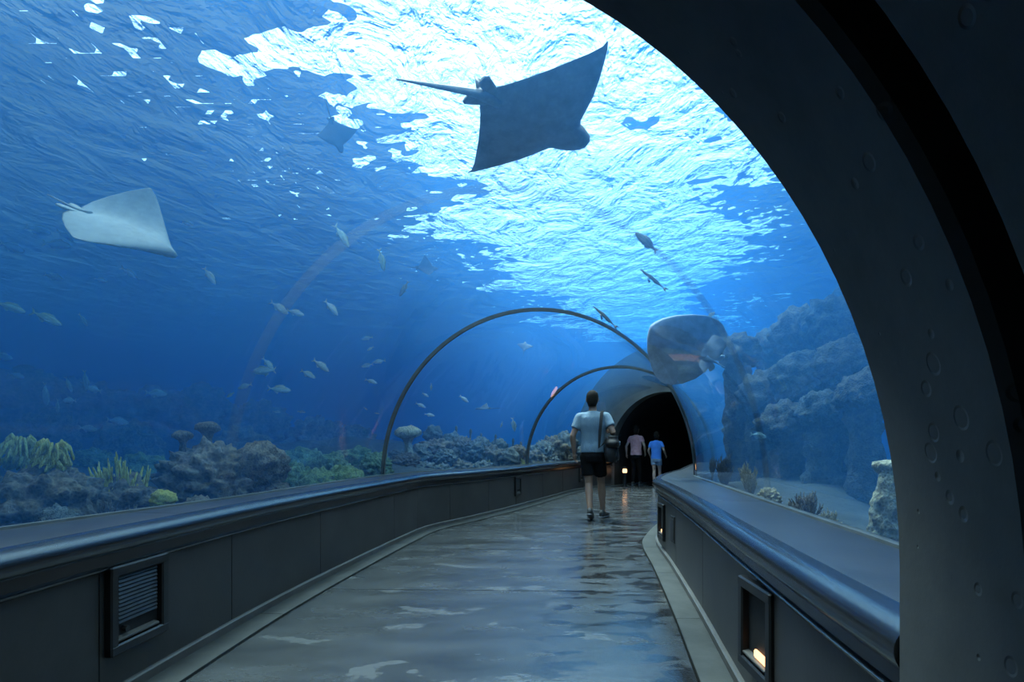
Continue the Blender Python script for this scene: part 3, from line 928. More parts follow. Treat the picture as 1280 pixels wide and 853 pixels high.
for i, (x, y, d, w) in enumerate([(676, 552, 13.2, 34), (690, 545, 13.6, 40), (706, 540, 14.0, 36), (668, 562, 12.6, 30), (684, 566, 12.8, 30), (702, 562, 13.2, 34), (716, 556, 13.6, 34)]):
    coral_px(('knob', 'boulder')[i % 2], i % 3, ('c_grey', 'c_brown')[i % 2], x, y, d, w, ('grey', 'brown')[i % 2] + (' coral head in the tall reef behind the walking man' if x > 720 else ' coral head in the low reef inside the smaller hoop' if y > 555 else ' coral head on top of the low reef inside the smaller hoop'), 'coral heads seen through the smaller hoop')
for i, (x, y, d, w) in enumerate([(675, 574, 12.4, 20), (690, 575, 12.7, 22), (705, 574, 13.0, 20), (715, 575, 13.2, 16)]):
    coral_px('bush', i % 3, 'c_tan', x, y, d, w, 'small tan bush coral along the wall inside the smaller hoop', 'small tan corals inside the smaller hoop')
# dim ridge far out in the haze
for i, (x, y, d, w) in enumerate([(30, 458, 11.0, 110), (110, 474, 11.5, 100), (185, 486, 12.0, 96), (252, 480, 12.5, 80), (318, 500, 12.5, 84), (60, 512, 9.0, 70), (160, 524, 9.2, 70), (300, 532, 9.6, 70), (392, 522, 13.0, 76), (445, 532, 13.0, 60)]):
    coral_px('boulder', i % 3, 'c_grey', x, y, d, w, 'dim coral ridge rock fading into the blue haze', 'hazy reef ridge rocks')
# the reef wall on the inner side of the bend
RW = 'rounded heads of the tall reef wall'
for i, (x, y, d, w, lab) in enumerate([
    (922, 418, 8.2, 56, 'pinkish grey coral head beside the milky ray'),
    (965, 412, 7.4, 62, 'dark coral head on the crest of the reef wall'),
    (1003, 384, 6.8, 78, 'broad coral head on the crest of the reef wall'),
    (1046, 372, 6.2, 84, 'highest coral head of the reef wall, next to the concrete arch'),
    (1058, 424, 5.2, 76, 'rounded coral head under the highest one by the concrete arch'),
    (1004, 440, 5.8, 80, 'big shaggy coral head in the middle of the reef wall'),
    (957, 462, 6.4, 72, 'shaggy coral head below the dark crest head'),
    (1030, 486, 5.0, 66, 'shaded coral head in the lower tier of the reef wall'),
    (980, 500, 5.6, 70, 'shaded coral head in the lower tier of the reef wall'),
    (935, 508, 7.0, 60, 'shaded coral head in the lower tier of the reef wall'),
    (1082, 462, 4.6, 70, 'rounded coral head half hidden by the concrete arch'),
    (1062, 360, 7.6, 60, 'hazy coral head behind the highest one'),
    (985, 420, 8.4, 60, 'hazy coral head behind the crest of the reef wall')]):
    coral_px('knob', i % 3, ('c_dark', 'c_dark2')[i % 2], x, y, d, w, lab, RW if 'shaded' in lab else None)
for i, (x, y, d, w) in enumerate([(890, 570, 4.9, 26), (906, 568, 4.7, 26), (876, 574, 5.3, 22)]):
    coral_px('bush', i % 3, 'c_brown', x, y, d, w, 'slim brown branching coral behind the glass over the deep ledge', 'slim branching corals over the ledge', 1.7)
coral_px('bush', 0, 'c_tan', 938, 577, 4.3, 30, 'pale tan upright bush coral, tallest of those over the deep ledge', None, 1.7)
coral_px('knob', 1, 'c_tan', 961, 610, 3.9, 32, 'small pale knobbly coral at the foot of the pale tan upright bush coral')
coral_px('bush', 1, 'c_brown', 1008, 615, 3.4, 52, 'brown bush coral with fine branches over the deep ledge')
coral_px('bush', 2, 'c_tan', 1036, 638, 3.0, 36, 'pale yellowish bush coral low over the deep ledge')
p = at(1106, 575, 3.0)
coral('pillar', 1, 'c_tan', (p.x, p.y, 0.5), (0.30, 0.30, p.z - 0.5), 'tan pillar coral with a knob top next to the concrete arch')
# ------------------------------------------------------------ rays and fish
def mat_skin2(name, top, belly, speck=(0.5, 0.5, 0.5), spots=0.0, rough=0.5):
    """darker back, paler belly, told apart by the body's own up direction"""
    m, nt, out = new_mat(name); L = nt.links.new
    b = N(nt, 'ShaderNodeBsdfPrincipled', i_Roughness=rough)
    tc = N(nt, 'ShaderNodeTexCoord')
    sx = N(nt, 'ShaderNodeSeparateXYZ'); L(tc.outputs['Normal'], sx.inputs[0])
    mr = N(nt, 'ShaderNodeMapRange'); mr.inputs['From Min'].default_value = -0.35; mr.inputs['From Max'].default_value = 0.45
    L(sx.outputs['Z'], mr.inputs['Value'])
    nz = N(nt, 'ShaderNodeTexNoise', i_Scale=9.0, i_Detail=8.0, i_Roughness=0.7)
    L(tc.outputs['Object'], nz.inputs['Vector'])
    c = N(nt, 'ShaderNodeMix', data_type='RGBA'); L(mr.outputs[0], c.inputs[0])
    c.inputs[6].default_value = (*belly, 1); c.inputs[7].default_value = (*top, 1)
    d = N(nt, 'ShaderNodeMix', data_type='RGBA', blend_type='MULTIPLY'); d.inputs[0].default_value = 0.8
    L(c.outputs[2], d.inputs[6]); L(ramp(nt, nz.outputs['Fac'], [(0.3, 0.55), (0.7, 1.1)]), d.inputs[7])
    last = d.outputs[2]
    if spots > 0:
        vo = N(nt, 'ShaderNodeTexVoronoi', i_Scale=26.0); L(tc.outputs['Object'], vo.inputs['Vector'])
        e = N(nt, 'ShaderNodeMix', data_type='RGBA')
        f = N(nt, 'ShaderNodeMath', operation='MULTIPLY'); f.inputs[1].default_value = spots
        L(ramp(nt, vo.outputs['Distance'], [(0.18, 1.0), (0.28, 0.0)]), f.inputs[0]); L(f.outputs[0], e.inputs[0])
        L(last, e.inputs[6]); e.inputs[7].default_value = (*speck, 1)
        last = e.outputs[2]
    L(last, b.inputs['Base Color'])
    L(b.outputs['BSDF'], out.inputs['Surface'])
    return m
M['eagle'] = mat_skin2('eagle_ray_skin', (0.06, 0.065, 0.07), (0.62, 0.62, 0.58), (0.75, 0.72, 0.6), 0.3)
M['sting'] = mat_skin2('stingray_skin', (0.17, 0.22, 0.22), (0.80, 0.84, 0.80), rough=0.6)
M['pale_ray'] = mat_skin2('pale_ray_skin', (0.45, 0.56, 0.66), (0.70, 0.80, 0.90), rough=0.6)

def ray_mesh(name, mat, plan, tail, thick=0.075, bend=None, sway=0.0, tail_r=0.022, dorsal=True, pelvic=0.13, nose=None):
    """plan: (half span y, leading x, trailing x) from the midline to the wing tip; head towards +x, back towards +z"""
    bend = bend or (lambda y: 0.0)
    M_ = 22
    ys = []
    for (a, b) in zip(plan, plan[1:]):
        for k in range(4):
            u = k / 4
            ys.append(tuple(a[i] + (b[i] - a[i]) * u for i in range(3)))
    ys.append(plan[-1])
    full = [(-y, l, t) for y, l, t in ys[::-1]] + ys[1:]
    tip = plan[-1][0]
    rows = []
    for y, l, t in full:
        s = abs(y) / tip
        th = thick * ((1 - s) ** 1.3 * 0.85 + 0.15 * (1 - s)) + 0.004
        row = []
        for k in range(M_):
            a = 2 * math.pi * k / M_
            u = 0.5 + 0.5 * math.cos(a)             # 1 leading, 0 trailing
            prof = math.sin(a) * (0.25 + 0.75 * u ** 0.6)
            row.append(Vector((t + (l - t) * u, y, prof * th + bend(y))))
        rows.append(row)
    mb = MB().grid(rows, close_v=True, cap=True)
    tx = plan[0][2]
    mb.tube([(tx + 0.12, 0, bend(0))] + [(tx - tail * k / 8, sway * k / 8, bend(0) + 0.02 * k / 8) for k in range(9)], [thick * 0.55, tail_r * 1.5] + [tail_r * (1 - 0.105 * k) for k in range(1, 9)], 8)
    if dorsal:
        mb.grid([[Vector((tx + 0.05, w, 0.02)), Vector((tx + 0.0, w * 0.5, 0.09)), Vector((tx - 0.06, w * 0.5, 0.095)), Vector((tx - 0.05, w, 0.02))] for w in (-0.008, 0.008)], cap=True)
        mb.grid([[p for p in ((tx + 0.05, -.008, .02), (tx, -.004, .09), (tx - .06, -.004, .095), (tx - .05, -.008, .02))], [p for p in ((tx + 0.05, .008, .02), (tx, .004, .09), (tx - .06, .004, .095), (tx - .05, .008, .02))]], close_v=True, cap=True)
    if pelvic > 0:
        for s in (-1, 1):
            rr = []
            for x_, y_, r_ in ((tx + 0.10, 0.03, 0.02), (tx + 0.0, 0.06, 0.045), (tx - pelvic * 0.45, 0.085, 0.05), (tx - pelvic * 0.62, 0.09, 0.03)):
                rr.append([Vector((x_, s * y_ + r_ * math.cos(2 * math.pi * k / 8), 0.012 * math.sin(2 * math.pi * k / 8))) for k in range(8)])
            mb.grid(rr, close_v=True, cap=True)
    me = mesh_of(name, mb.v, mb.f, mat)
    bm = bmesh.new(); bm.from_mesh(me); bmesh.ops.recalc_face_normals(bm, faces=bm.faces); bm.to_mesh(me); bm.free()
    return me
EAGLE = [(0.0, 0.93, 0.0), (0.045, 0.915, 0.01), (0.085, 0.87, 0.03), (0.11, 0.80, 0.045), (0.125, 0.735, 0.06), (0.16, 0.70, 0.085), (0.24, 0.665, 0.14), (0.36, 0.61, 0.215), (0.48, 0.535, 0.28), (0.58, 0.465, 0.335), (0.66, 0.405, 0.365), (0.70, 0.365, 0.36)]
STING = [(0.0, 0.96, 0.0), (0.03, 0.93, -0.012), (0.10, 0.845, -0.02), (0.20, 0.74, 0.0), (0.31, 0.62, 0.07), (0.41, 0.50, 0.17), (0.48, 0.40, 0.27), (0.505, 0.34, 0.31)]
def place(name, me, pos, fwd, up, scale, label, cat, group=None):
    f = Vector(fwd).normalized(); u = Vector(up); l = u.cross(f).normalized(); u = f.cross(l)
    o = link(bpy.data.objects.new(name, me))
    R_ = Matrix((f, l, u)).transposed().to_4x4()
    o.matrix_world = Matrix.Translation(Vector(pos)) @ R_ @ Matrix.Diagonal((scale, scale, scale, 1))
    return tag(o, label, cat, group)
eagle = ray_mesh('eagle_ray', M['eagle'], EAGLE, 0.50, sway=0.20, tail_r=0.027)
# the large one, level over the vault; tail root at the origin of its mesh
ha = math.radians(39.3)
fw = Vector((math.cos(ha), math.sin(ha), 0.0))
rl = math.radians(-9)
lf = Vector((-math.sin(ha), math.cos(ha), 0))
big = place('eagle_ray', eagle, (-0.174, 3.484, 3.2), fw, Vector((0, 0, 1)) * math.cos(rl) + lf * math.sin(-rl) * 1.0, 1.0, 'large dark eagle ray with long whip tail gliding over the vault', 'ray')
M['darkray'] = mat_skin2('dark_ray_skin', (0.03, 0.036, 0.04), (0.04, 0.05, 0.055))
eagle_up = ray_mesh('eagle_ray_wings_up', M['darkray'], EAGLE, 0.75, bend=lambda y: 0.32 * abs(y) ** 1.4)
def img_dir(deg, depth=0.0):
    a = math.radians(deg)
    return Vector((math.cos(a), depth, -math.sin(a)))
place('eagle_ray', eagle_up, at(414, 150, 5.7), img_dir(76, 0.45), Vector((0.35, -0.8, 0.3)), 0.33, 'small dark ray pointing its tail at the bright surface', 'ray')
place('eagle_ray', eagle_up, at(522, 335, 9.0), img_dir(-3, 0.35), Vector((0.2, -0.8, 0.55)), 0.36, 'small dark ray with raised wings outlined against the pale blue surface', 'ray')
place('eagle_ray', eagle_up, at(655, 438, 12.0), img_dir(-80, 0.6), Vector((0.05, -0.9, 0.5)), 0.26, 'tiny dark ray seen within the large hoop', 'ray')
place('eagle_ray', eagle_up, at(612, 511, 11.5), img_dir(180, 0.3), Vector((0.0, -0.35, 1)), 0.34, 'small greenish ray above the reef seen within the large hoop', 'ray')
sting = ray_mesh('stingray', M['sting'], STING, 0.28, 0.09, bend=lambda y: (1.15 * max(0.0, y) ** 1.6 - 0.25 * max(0.0, -y) ** 1.5), tail_r=0.018, dorsal=False, pelvic=0.2)
place('stingray', sting, at(97, 263, 3.7), img_dir(24, 0.2), Vector((0.25, -0.38, 0.87)), 0.68, 'pale stingray with a curled white wing edge swimming in open blue water', 'ray')
ROUND = [(0.0, 0.86, 0.0), (0.06, 0.845, -0.01), (0.16, 0.80, -0.005), (0.28, 0.71, 0.04), (0.40, 0.58, 0.13), (0.48, 0.46, 0.24), (0.50, 0.38, 0.32)]
pale = ray_mesh('pale_ray', M['pale_ray'], ROUND, 0.16, 0.12, bend=lambda y: -0.35 * abs(y) ** 1.5, tail_r=0.012, dorsal=False, pelvic=0.1)
place('stingray', pale, at(892, 452, 5.6), img_dir(208, -0.1), Vector((0.5, 0.75, 0.55)), 0.86, 'milky pale ray resting its belly against the acrylic above the ledge', 'ray')

def fish_mesh(name, mat, slim=1.0, depth=0.30, fork=0.12):
    """fish one unit long, snout at +0.5 x, back towards +z"""
    prof = [(0.50, 0.008), (0.47, 0.05), (0.42, 0.10), (0.33, 0.155), (0.20, 0.19), (0.06, 0.195), (-0.08, 0.17), (-0.20, 0.12), (-0.30, 0.065), (-0.36, 0.04), (-0.39, 0.04)]
    rows = []
    for x, r in prof:
        r *= depth / 0.39
        rows.append([Vector((x, 0.52 * r * slim * math.cos(2 * math.pi * k / 10), r * math.sin(2 * math.pi * k / 10))) for k in range(10)])
    mb = MB().grid(rows, close_v=True, cap=True)
    d = depth / 0.39
    def fin(pts, w=0.006):
        mb.grid([[Vector((x, y0 + w, z)) for x, y0, z in pts], [Vector((x, y0 - w, z)) for x, y0, z in pts]], close_v=True, cap=True)
    fin([(-0.37, 0, 0.035), (-0.50, 0, fork * 1.15), (-0.48, 0, fork * 0.7), (-0.43, 0, 0.0), (-0.48, 0, -fork * 0.7), (-0.50, 0, -fork * 1.15), (-0.37, 0, -0.035)], 0.008)
    fin([(0.26, 0, 0.17 * d), (0.16, 0, 0.27 * d), (0.0, 0, 0.265 * d), (-0.16, 0, 0.20 * d), (-0.22, 0, 0.10 * d), (0.0, 0, 0.17 * d)])
    fin([(0.0, 0, -0.17 * d), (-0.06, 0, -0.27 * d), (-0.18, 0, -0.19 * d), (-0.22, 0, -0.10 * d)])
    for s in (-1, 1):
        fin([(0.20, s * 0.08 * slim, -0.04), (0.07, s * (0.08 * slim + 0.09), -0.11), (0.05, s * (0.08 * slim + 0.05), -0.05)], 0.004)
    me = mesh_of(name, mb.v, mb.f, mat)
    bm = bmesh.new(); bm.from_mesh(me); bmesh.ops.recalc_face_normals(bm, faces=bm.faces); bm.to_mesh(me); bm.free()
    return me
M['silver'] = mat_skin2('silver_fish_skin', (0.26, 0.32, 0.34), (0.72, 0.74, 0.70), rough=0.35)
M['tanfish'] = mat_skin2('tan_fish_skin', (0.42, 0.36, 0.24), (0.80, 0.74, 0.60), rough=0.4)
M['darkfish'] = mat_skin2('dark_fish_skin', (0.07, 0.09, 0.07), (0.20, 0.22, 0.18), rough=0.45)
M['bluefish'] = mat_skin2('pale_blue_fish_skin', (0.30, 0.46, 0.50), (0.60, 0.72, 0.74), rough=0.5)
M['greenfish'] = mat_skin2('greenish_fish_skin', (0.30, 0.36, 0.22), (0.62, 0.66, 0.48), rough=0.45)
FISH = {
    'silver': fish_mesh('silver_fish', M['silver'], 1.0, 0.27),
    'tan': fish_mesh('tan_fish', M['tanfish'], 1.1, 0.30),
    'dark': fish_mesh('dark_fish', M['darkfish'], 1.3, 0.24, 0.10),
    'blue': fish_mesh('pale_blue_fish', M['bluefish'], 1.0, 0.33),
    'green': fish_mesh('greenish_fish', M['greenfish'], 1.1, 0.26),
    'needle': fish_mesh('slender_fish', M['darkfish'], 1.2, 0.085, 0.05),
}
def fish(kind, x, y, px, deg, depth, label, group=None, dd=0.15, name='fish'):
    d = img_dir(deg, dd).normalized()
    fore = math.sqrt(max(0.15, 1 - d.y * d.y))
    up = Vector((0, 0, 1)) if abs(d.z) < 0.85 else Vector((0.6, -0.3, 0.4))
    return place(name, FISH[kind], at(x, y, depth), d, up, px / F * depth / fore, label, 'fish', group)
# open water on the outer side
for x, y, px, a in ((48, 288, 30, 15), (15, 309, 30, 20), (71, 306, 32, 5), (67, 346, 22, 15)):
    fish('blue', x, y, px, a, 7.5, 'faint pale blue fish under the curled-wing stingray', 'faint fish under the stingray')
fish('blue', 81, 295, 16, 40, 7.5, 'faint stubby blue fish close under the stingray tail', None, 0.8)
fish('blue', 126, 350, 12, 10, 8.0, 'tiny faint blue fish in open water below the stingray', None, 0.6)
fish('silver', 161, 341, 22, 35, 7.0, 'small silver fish diving in open water below the stingray')
fish('tan', 262, 345, 24, 58, 6.5, 'bright tan fish diving steeply in open blue water')
fish('silver', 235, 280, 14, 15, 7.0, 'thin tiny silver fish glinting near the stingray wing tip')
fish('green', 13, 384, 36, 20, 5.5, 'greenish fish, larger of a pair over the hazy ridge', 'greenish fish pair over the ridge')
fish('green', 58, 398, 38, 25, 5.5, 'greenish fish with forked tail over the hazy ridge', 'greenish fish pair over the ridge')
fish('blue', 104, 400, 18, 60, 6.5, 'faint blue fish tilted down beside the greenish pair')
for x, y, px, a, q in ((57, 493, 30, 95, .2), (72, 508, 18, 100, .2), (86, 481, 20, 75, .2), (107, 476, 26, 92, .2), (87, 501, 20, 180, .2), (118, 487, 22, 195, .2)):
    fish('blue', x, y, px, a, 7.0, 'pale blue-green fish in the huddle before the dim ridge', 'huddle of pale fish before the ridge', q)
for x, y, px, a in ((147, 527, 26, 10), (110, 536, 22, 8), (195, 492, 26, 4), (2, 446, 26, 10), (20, 470, 20, 12)):
    fish('blue', x, y, px, a, 8.0, 'dim blue fish cruising low over the hazy reef', 'dim fish low over the reef')
fish('silver', 306, 483, 20, 165, 7.5, 'silver fish low over the reef, facing away from its neighbours')
fish('green', 288, 494, 12, 150, 7.5, 'small greenish fish trailing a silver one low over the reef')
for x, y, px, a in ((349, 385, 26, 35), (369, 391, 22, 15)):
    fish('tan', x, y, px, a, 7.0, 'pale tan fish, one of two swimming nose to tail', 'pair of tan fish nose to tail')
fish('tan', 414, 385, 24, 50, 7.0, 'lone pale tan fish angled down in mid water')
fish('green', 427, 295, 32, 58, 6.5, 'greenish fish diving away from the bright surface')
fish('green', 477, 325, 28, 78, 6.5, 'dark green fish diving almost straight down beneath the surface glare')
fish('dark', 505, 361, 22, 122, 7.0, 'dark fish diving next to the small raised-wing ray')
for x, y, px, a in ((335, 455, 20, 50), (330, 464, 32, 178), (401, 457, 24, 38), (385, 468, 20, 28), (349, 487, 28, 5)):
    fish('tan', x, y, px, a, 7.5, 'tan fish in the loose group above the reef hollow', 'tan fish above the reef hollow')
for x, y, px, a in ((459, 423, 15, 170), (463, 436, 10, 150), (459, 457, 16, 168), (474, 452, 17, 172), (464, 477, 16, 18)):
    fish('silver', x, y, px, a, 8.5, 'small silver fish in the scattered shoal outside the large hoop', 'shoal outside the large hoop')
for x, y, px, a in ((526, 507, 14, 25), (580, 499, 14, 35), (532, 494, 9, 30), (539, 484, 9, 95), (537, 519, 13, 10), (578, 498, 8, 60), (457, 511, 6, 40), (471, 517, 6, 10), (377, 515, 10, 8), (346, 515, 10, 5)):
    fish('silver', x, y, px, a, 9.5, 'tiny silver fish hovering just above the coral heads', 'tiny fish above the coral heads')
fish('tan', 642, 531, 18, 80, 12.0, 'pale fish hanging nose down over the reef within the large hoop')
fish('silver', 627, 531, 8, 110, 12.0, 'speck of a fish beside the nose-down pale fish')
# under the bright surface on the inner side
fish('dark', 808, 303, 38, 225, 6.0, 'dark stout fish silhouetted below the bright ripples')
fish('needle', 817, 350, 44, 222, 6.0, 'slender dark fish, longest one, hanging below the stout dark fish', None, 0.15, 'needlefish')
fish('needle', 757, 397, 42, 225, 6.5, 'slender dark fish right beside the top of the large hoop', None, 0.15, 'needlefish')
fish('silver', 888, 395, 16, -40, 6.5, 'small pale fish sticking up behind the milky ray')
fish('bluefin' if False else 'blue', 948, 545, 22, 10, 5.0, 'bright blue fish in front of the reef wall')
# ------------------------------------------------------------ visitors
M['skin'] = mat_simple('skin', (0.22, 0.125, 0.085), (0.28, 0.165, 0.115), 0.55, 6, 0.05)
M['skin_pale'] = mat_simple('skin_pale', (0.38, 0.24, 0.18), (0.44, 0.29, 0.22), 0.55, 6, 0.05)
M['hair'] = mat_simple('hair', (0.012, 0.010, 0.009), (0.02, 0.017, 0.014), 0.8, 40, 0.5, 120, dist=0.004, spec=0.15)
M['shirt_blue'] = mat_simple('shirt_pale_blue', (0.13, 0.20, 0.26), (0.17, 0.25, 0.31), 0.9, 5, 0.7, 7.0, dist=0.05, stretch=(1, 1, 0.45))
M['shirt_pink'] = mat_simple('shirt_pink', (0.45, 0.20, 0.22), (0.62, 0.34, 0.36), 0.9, 14, 0.5, 7.0, dist=0.04)
M['shirt_royal'] = mat_simple('shirt_royal', (0.05, 0.20, 0.62), (0.08, 0.28, 0.75), 0.9, 5, 0.5, 7.0, dist=0.04)
M['black_cloth'] = mat_simple('black_cloth', (0.004, 0.004, 0.005), (0.009, 0.009, 0.010), 0.9, 5, 0.6, 8.0, dist=0.04, spec=0.1)
M['denim'] = mat_simple('denim', (0.16, 0.24, 0.34), (0.24, 0.33, 0.44), 0.85, 8, 0.4)
M['shoe_dark'] = mat_simple('shoe_dark', (0.015, 0.018, 0.022), (0.05, 0.055, 0.06), 0.6, 14, 0.2)
M['sole'] = mat_simple('sole', (0.10, 0.12, 0.15), (0.16, 0.18, 0.22), 0.6, 10, 0.1)
M['shoe_white'] = mat_simple('shoe_white', (0.55, 0.6, 0.68), (0.7, 0.75, 0.8), 0.6, 14, 0.1)
M['bag'] = mat_simple('bag_leather', (0.010, 0.010, 0.011), (0.018, 0.018, 0.02), 0.6, 9, 0.3, spec=0.25)
M['bag_patch'] = mat_simple('bag_patch', (0.05, 0.09, 0.13), (0.16, 0.22, 0.28), 0.4, 30, 0.2)

def fuse(o, voxel, smooth=4):
    r = o.modifiers.new('fuse', 'REMESH'); r.mode = 'VOXEL'; r.voxel_size = voxel; r.use_smooth_shade = True
    if smooth:
        s = o.modifiers.new('relax', 'SMOOTH'); s.factor = 0.5; s.iterations = smooth
    return o
def ell(mb, rings, n=18):
    """rings: (centre, rx, ry[, tilt]) stacked upwards"""
    rows = []
    for c, rx, ry in rings:
        rows.append([Vector((c[0] + rx * math.cos(2 * math.pi * k / n), c[1] + ry * math.sin(2 * math.pi * k / n), c[2])) for k in range(n)])
    return mb.grid(rows, close_v=True, cap=True)
def limb(mb, pts, rads, n=12):
    P_, R_ = [], []
    for i in range(len(pts) - 1):
        for k in range(4):
            u = k / 4
            P_.append(Vector(pts[i]).lerp(Vector(pts[i + 1]), u)); R_.append(rads[i] + (rads[i + 1] - rads[i]) * u)
    P_.append(Vector(pts[-1])); R_.append(rads[-1])
    return mb.tube(P_, R_, n)
def hand(mb, wrist, direc, side, k, curl=0.5, palm_to=None):
    """palm, four unequal fingers and a thumb; the palm faces the thigh"""
    d = Vector(direc).normalized()
    inn = Vector(palm_to or (-side, 0, 0)); inn = (inn - d * inn.dot(d)).normalized()
    acr = d.cross(inn).normalized()
    if acr.y < 0: acr = -acr                                  # index side forward
    w = Vector(wrist)
    limb(mb, [w, w + d * 0.045 * k, w + d * 0.09 * k], [0.026 * k, 0.030 * k, 0.027 * k], 10)
    limb(mb, [w + acr * 0.018 * k + d * .03 * k, w + acr * 0.022 * k + d * 0.09 * k], [0.021 * k, 0.02 * k], 8)
    limb(mb, [w - acr * 0.018 * k + d * .03 * k, w - acr * 0.022 * k + d * 0.085 * k], [0.021 * k, 0.018 * k], 8)
    for i, (o_, ln) in enumerate(((0.032, 0.070), (0.011, 0.080), (-0.011, 0.074), (-0.031, 0.058))):
        b = w + acr * o_ * k + d * 0.085 * k
        c1 = (d * math.cos(curl * .6) + inn * math.sin(curl * .6)) * ln * 0.5 * k
        c2 = (d * math.cos(curl * 1.7) + inn * math.sin(curl * 1.7)) * ln * 0.5 * k
        mb.tube([b, b + c1, b + c1 + c2 * 0.6, b + c1 + c2], [0.0095 * k, 0.009 * k, 0.0085 * k, 0.006 * k], 8)
    b = w + acr * 0.026 * k + d * 0.03 * k + inn * 0.008 * k
    t1 = (acr * 0.7 + d * 0.7 + inn * 0.3).normalized()
    mb.tube([b, b + t1 * 0.035 * k, b + (t1 * 0.4 + d * 0.8).normalized() * 0.07 * k], [0.013 * k, 0.011 * k, 0.007 * k], 8)

def person(loc, rz, H, pose, cloth, label, female=False, group=None):
    """stands with feet at z = 0, walks towards local +y"""
    k = H / 1.80
    S = lambda p: Vector(p) * k
    sh = 0.88 if female else 1.0
    r = empty('person', loc, rz); tag(r, label, 'person', group)
    hipz, kn = 0.92, pose['knee']
    body = MB()
    # head: skull, jaw, nose, ears, neck
    hx, hy, hz = pose.get('head', (0.0, 0.03, 1.675))
    rows = []
    for z, rx, ry, oy in ((-0.118, 0.026, 0.03, 0.05), (-0.105, 0.045, 0.052, 0.038), (-0.075, 0.060, 0.074, 0.018), (-0.03, 0.070, 0.088, 0.006), (0.02, 0.076, 0.096, 0.0), (0.065, 0.073, 0.094, -0.006), (0.10, 0.056, 0.074, -0.008), (0.122, 0.028, 0.038, -0.006)):
        rows.append([S((hx + rx * math.cos(2 * math.pi * q / 20), hy + oy + ry * math.sin(2 * math.pi * q / 20), hz + z)) for q in range(20)])
    body.grid(rows, close_v=True, cap=True)
    body.tube([S((hx, hy + 0.08, hz + 0.012)), S((hx, hy + 0.106, hz - 0.03)), S((hx, hy + 0.10, hz - 0.038))], [0.010 * k, 0.016 * k, 0.010 * k], 8)
    body.tube([S((hx - 0.022, hy + 0.085, hz - 0.068)), S((hx, hy + 0.094, hz - 0.07)), S((hx + 0.022, hy + 0.085, hz - 0.068))], [0.005 * k, 0.009 * k, 0.005 * k], 6)
    for s in (-1, 1):
        body.tube([S((hx + s * 0.072, hy - 0.004, hz - 0.04)), S((hx + s * 0.085, hy - 0.014, hz - 0.005)), S((hx + s * 0.080, hy - 0.006, hz + 0.028))], [0.009 * k, 0.014 * k, 0.009 * k], 8)
        body.tube([S((hx + s * 0.031, hy + 0.070, hz + 0.004)), S((hx + s * 0.031, hy + 0.088, hz + 0.004))], [0.014 * k, 0.008 * k], 8)
    limb(body, [S((0, 0.0, 1.45)), S((hx * .5, hy * .6, 1.53)), S((hx, hy, hz - 0.06))], [0.070 * k * sh, 0.056 * k * sh, 0.055 * k * sh])
    # trunk
    trunk = [((0, 0, 0.84), .10, .09), ((0, -.005, 0.90), .155, .105), ((0, 0, 0.98), .150, .10), ((0, .01, 1.08), .135, .092), ((0, .01, 1.20), .150, .10), ((0, 0, 1.32), .172 * sh, .112), ((0, -.005, 1.41), .17 * sh, .10), ((0, 0, 1.47), .11 * sh, .075), ((0, 0, 1.50), .06, .055)]
    ell(body, [(S(c), a * k, b * k) for c, a, b in trunk])
    for s, key in ((-1, 'L'), (1, 'R')):
        sx_, el, wr = (s * 0.185 * sh, 0.0, 1.425), pose['elbow' + key], pose['wrist' + key]
        limb(body, [S((s * 0.10 * sh, 0, 1.42)), S(sx_), S(Vector(sx_).lerp(Vector(el), 0.45)), S(el), S(Vector(el).lerp(Vector(wr), 0.3)), S(wr)],
             [0.062 * k * sh, 0.060 * k * sh, 0.050 * k * sh, 0.040 * k * sh, 0.043 * k * sh, 0.026 * k * sh])
        hd = pose.get('hand' + key) or (Vector(wr) - Vector(el))
        hand(body, S(wr), hd, s, k * (0.92 if female else 1.0), pose.get('curl' + key, 0.5), pose.get('palm' + key))
        hp, kne, an = (s * 0.085, 0.0, hipz), pose['knee' + key], pose['ankle' + key]
        limb(body, [S(hp), S(Vector(hp).lerp(Vector(kne), 0.45)), S(kne), S(Vector(kne).lerp(Vector(an), 0.30)), S(Vector(kne).lerp(Vector(an), 0.65)), S(an)],
             [0.088 * k, 0.074 * k, 0.052 * k, 0.057 * k, 0.044 * k, 0.033 * k])
        toe = Vector(pose['toe' + key])
        limb(body, [S(an), S(Vector(an).lerp(toe, 0.5) + Vector((0, 0, -0.02))), S(toe)], [0.036 * k, 0.034 * k, 0.022 * k])
    fuse(body.build('body', M[cloth['skin']], r), 0.0085 * k, 3)
    # hair
    hm = MB()
    rows = []
    low = -0.10 if not female else -0.16
    for z, rx, ry, oy in ((low, 0.050, 0.040, -0.052), (-0.045, 0.072, 0.062, -0.042), (0.0, 0.083, 0.086, -0.024), (0.045, 0.086, 0.100, -0.012), (0.09, 0.074, 0.092, -0.008), (0.122, 0.046, 0.060, -0.006), (0.135, 0.012, 0.016, -0.004)):
        rows.append([S((hx + rx * math.cos(2 * math.pi * q / 20), hy + oy + ry * math.sin(2 * math.pi * q / 20), hz + z)) for q in range(20)])
    hm.grid(rows, close_v=True, cap=True)
    if female:
        limb(hm, [S((hx, hy - 0.08, hz + 0.03)), S((hx, hy - 0.125, hz - 0.02)), S((hx + 0.01, hy - 0.12, hz - 0.13))], [0.03 * k, 0.036 * k, 0.014 * k])
    hm.build('hair', M['hair'], r)
    # shirt
    sm_ = MB()
    hem = cloth.get('hem', 0.90)
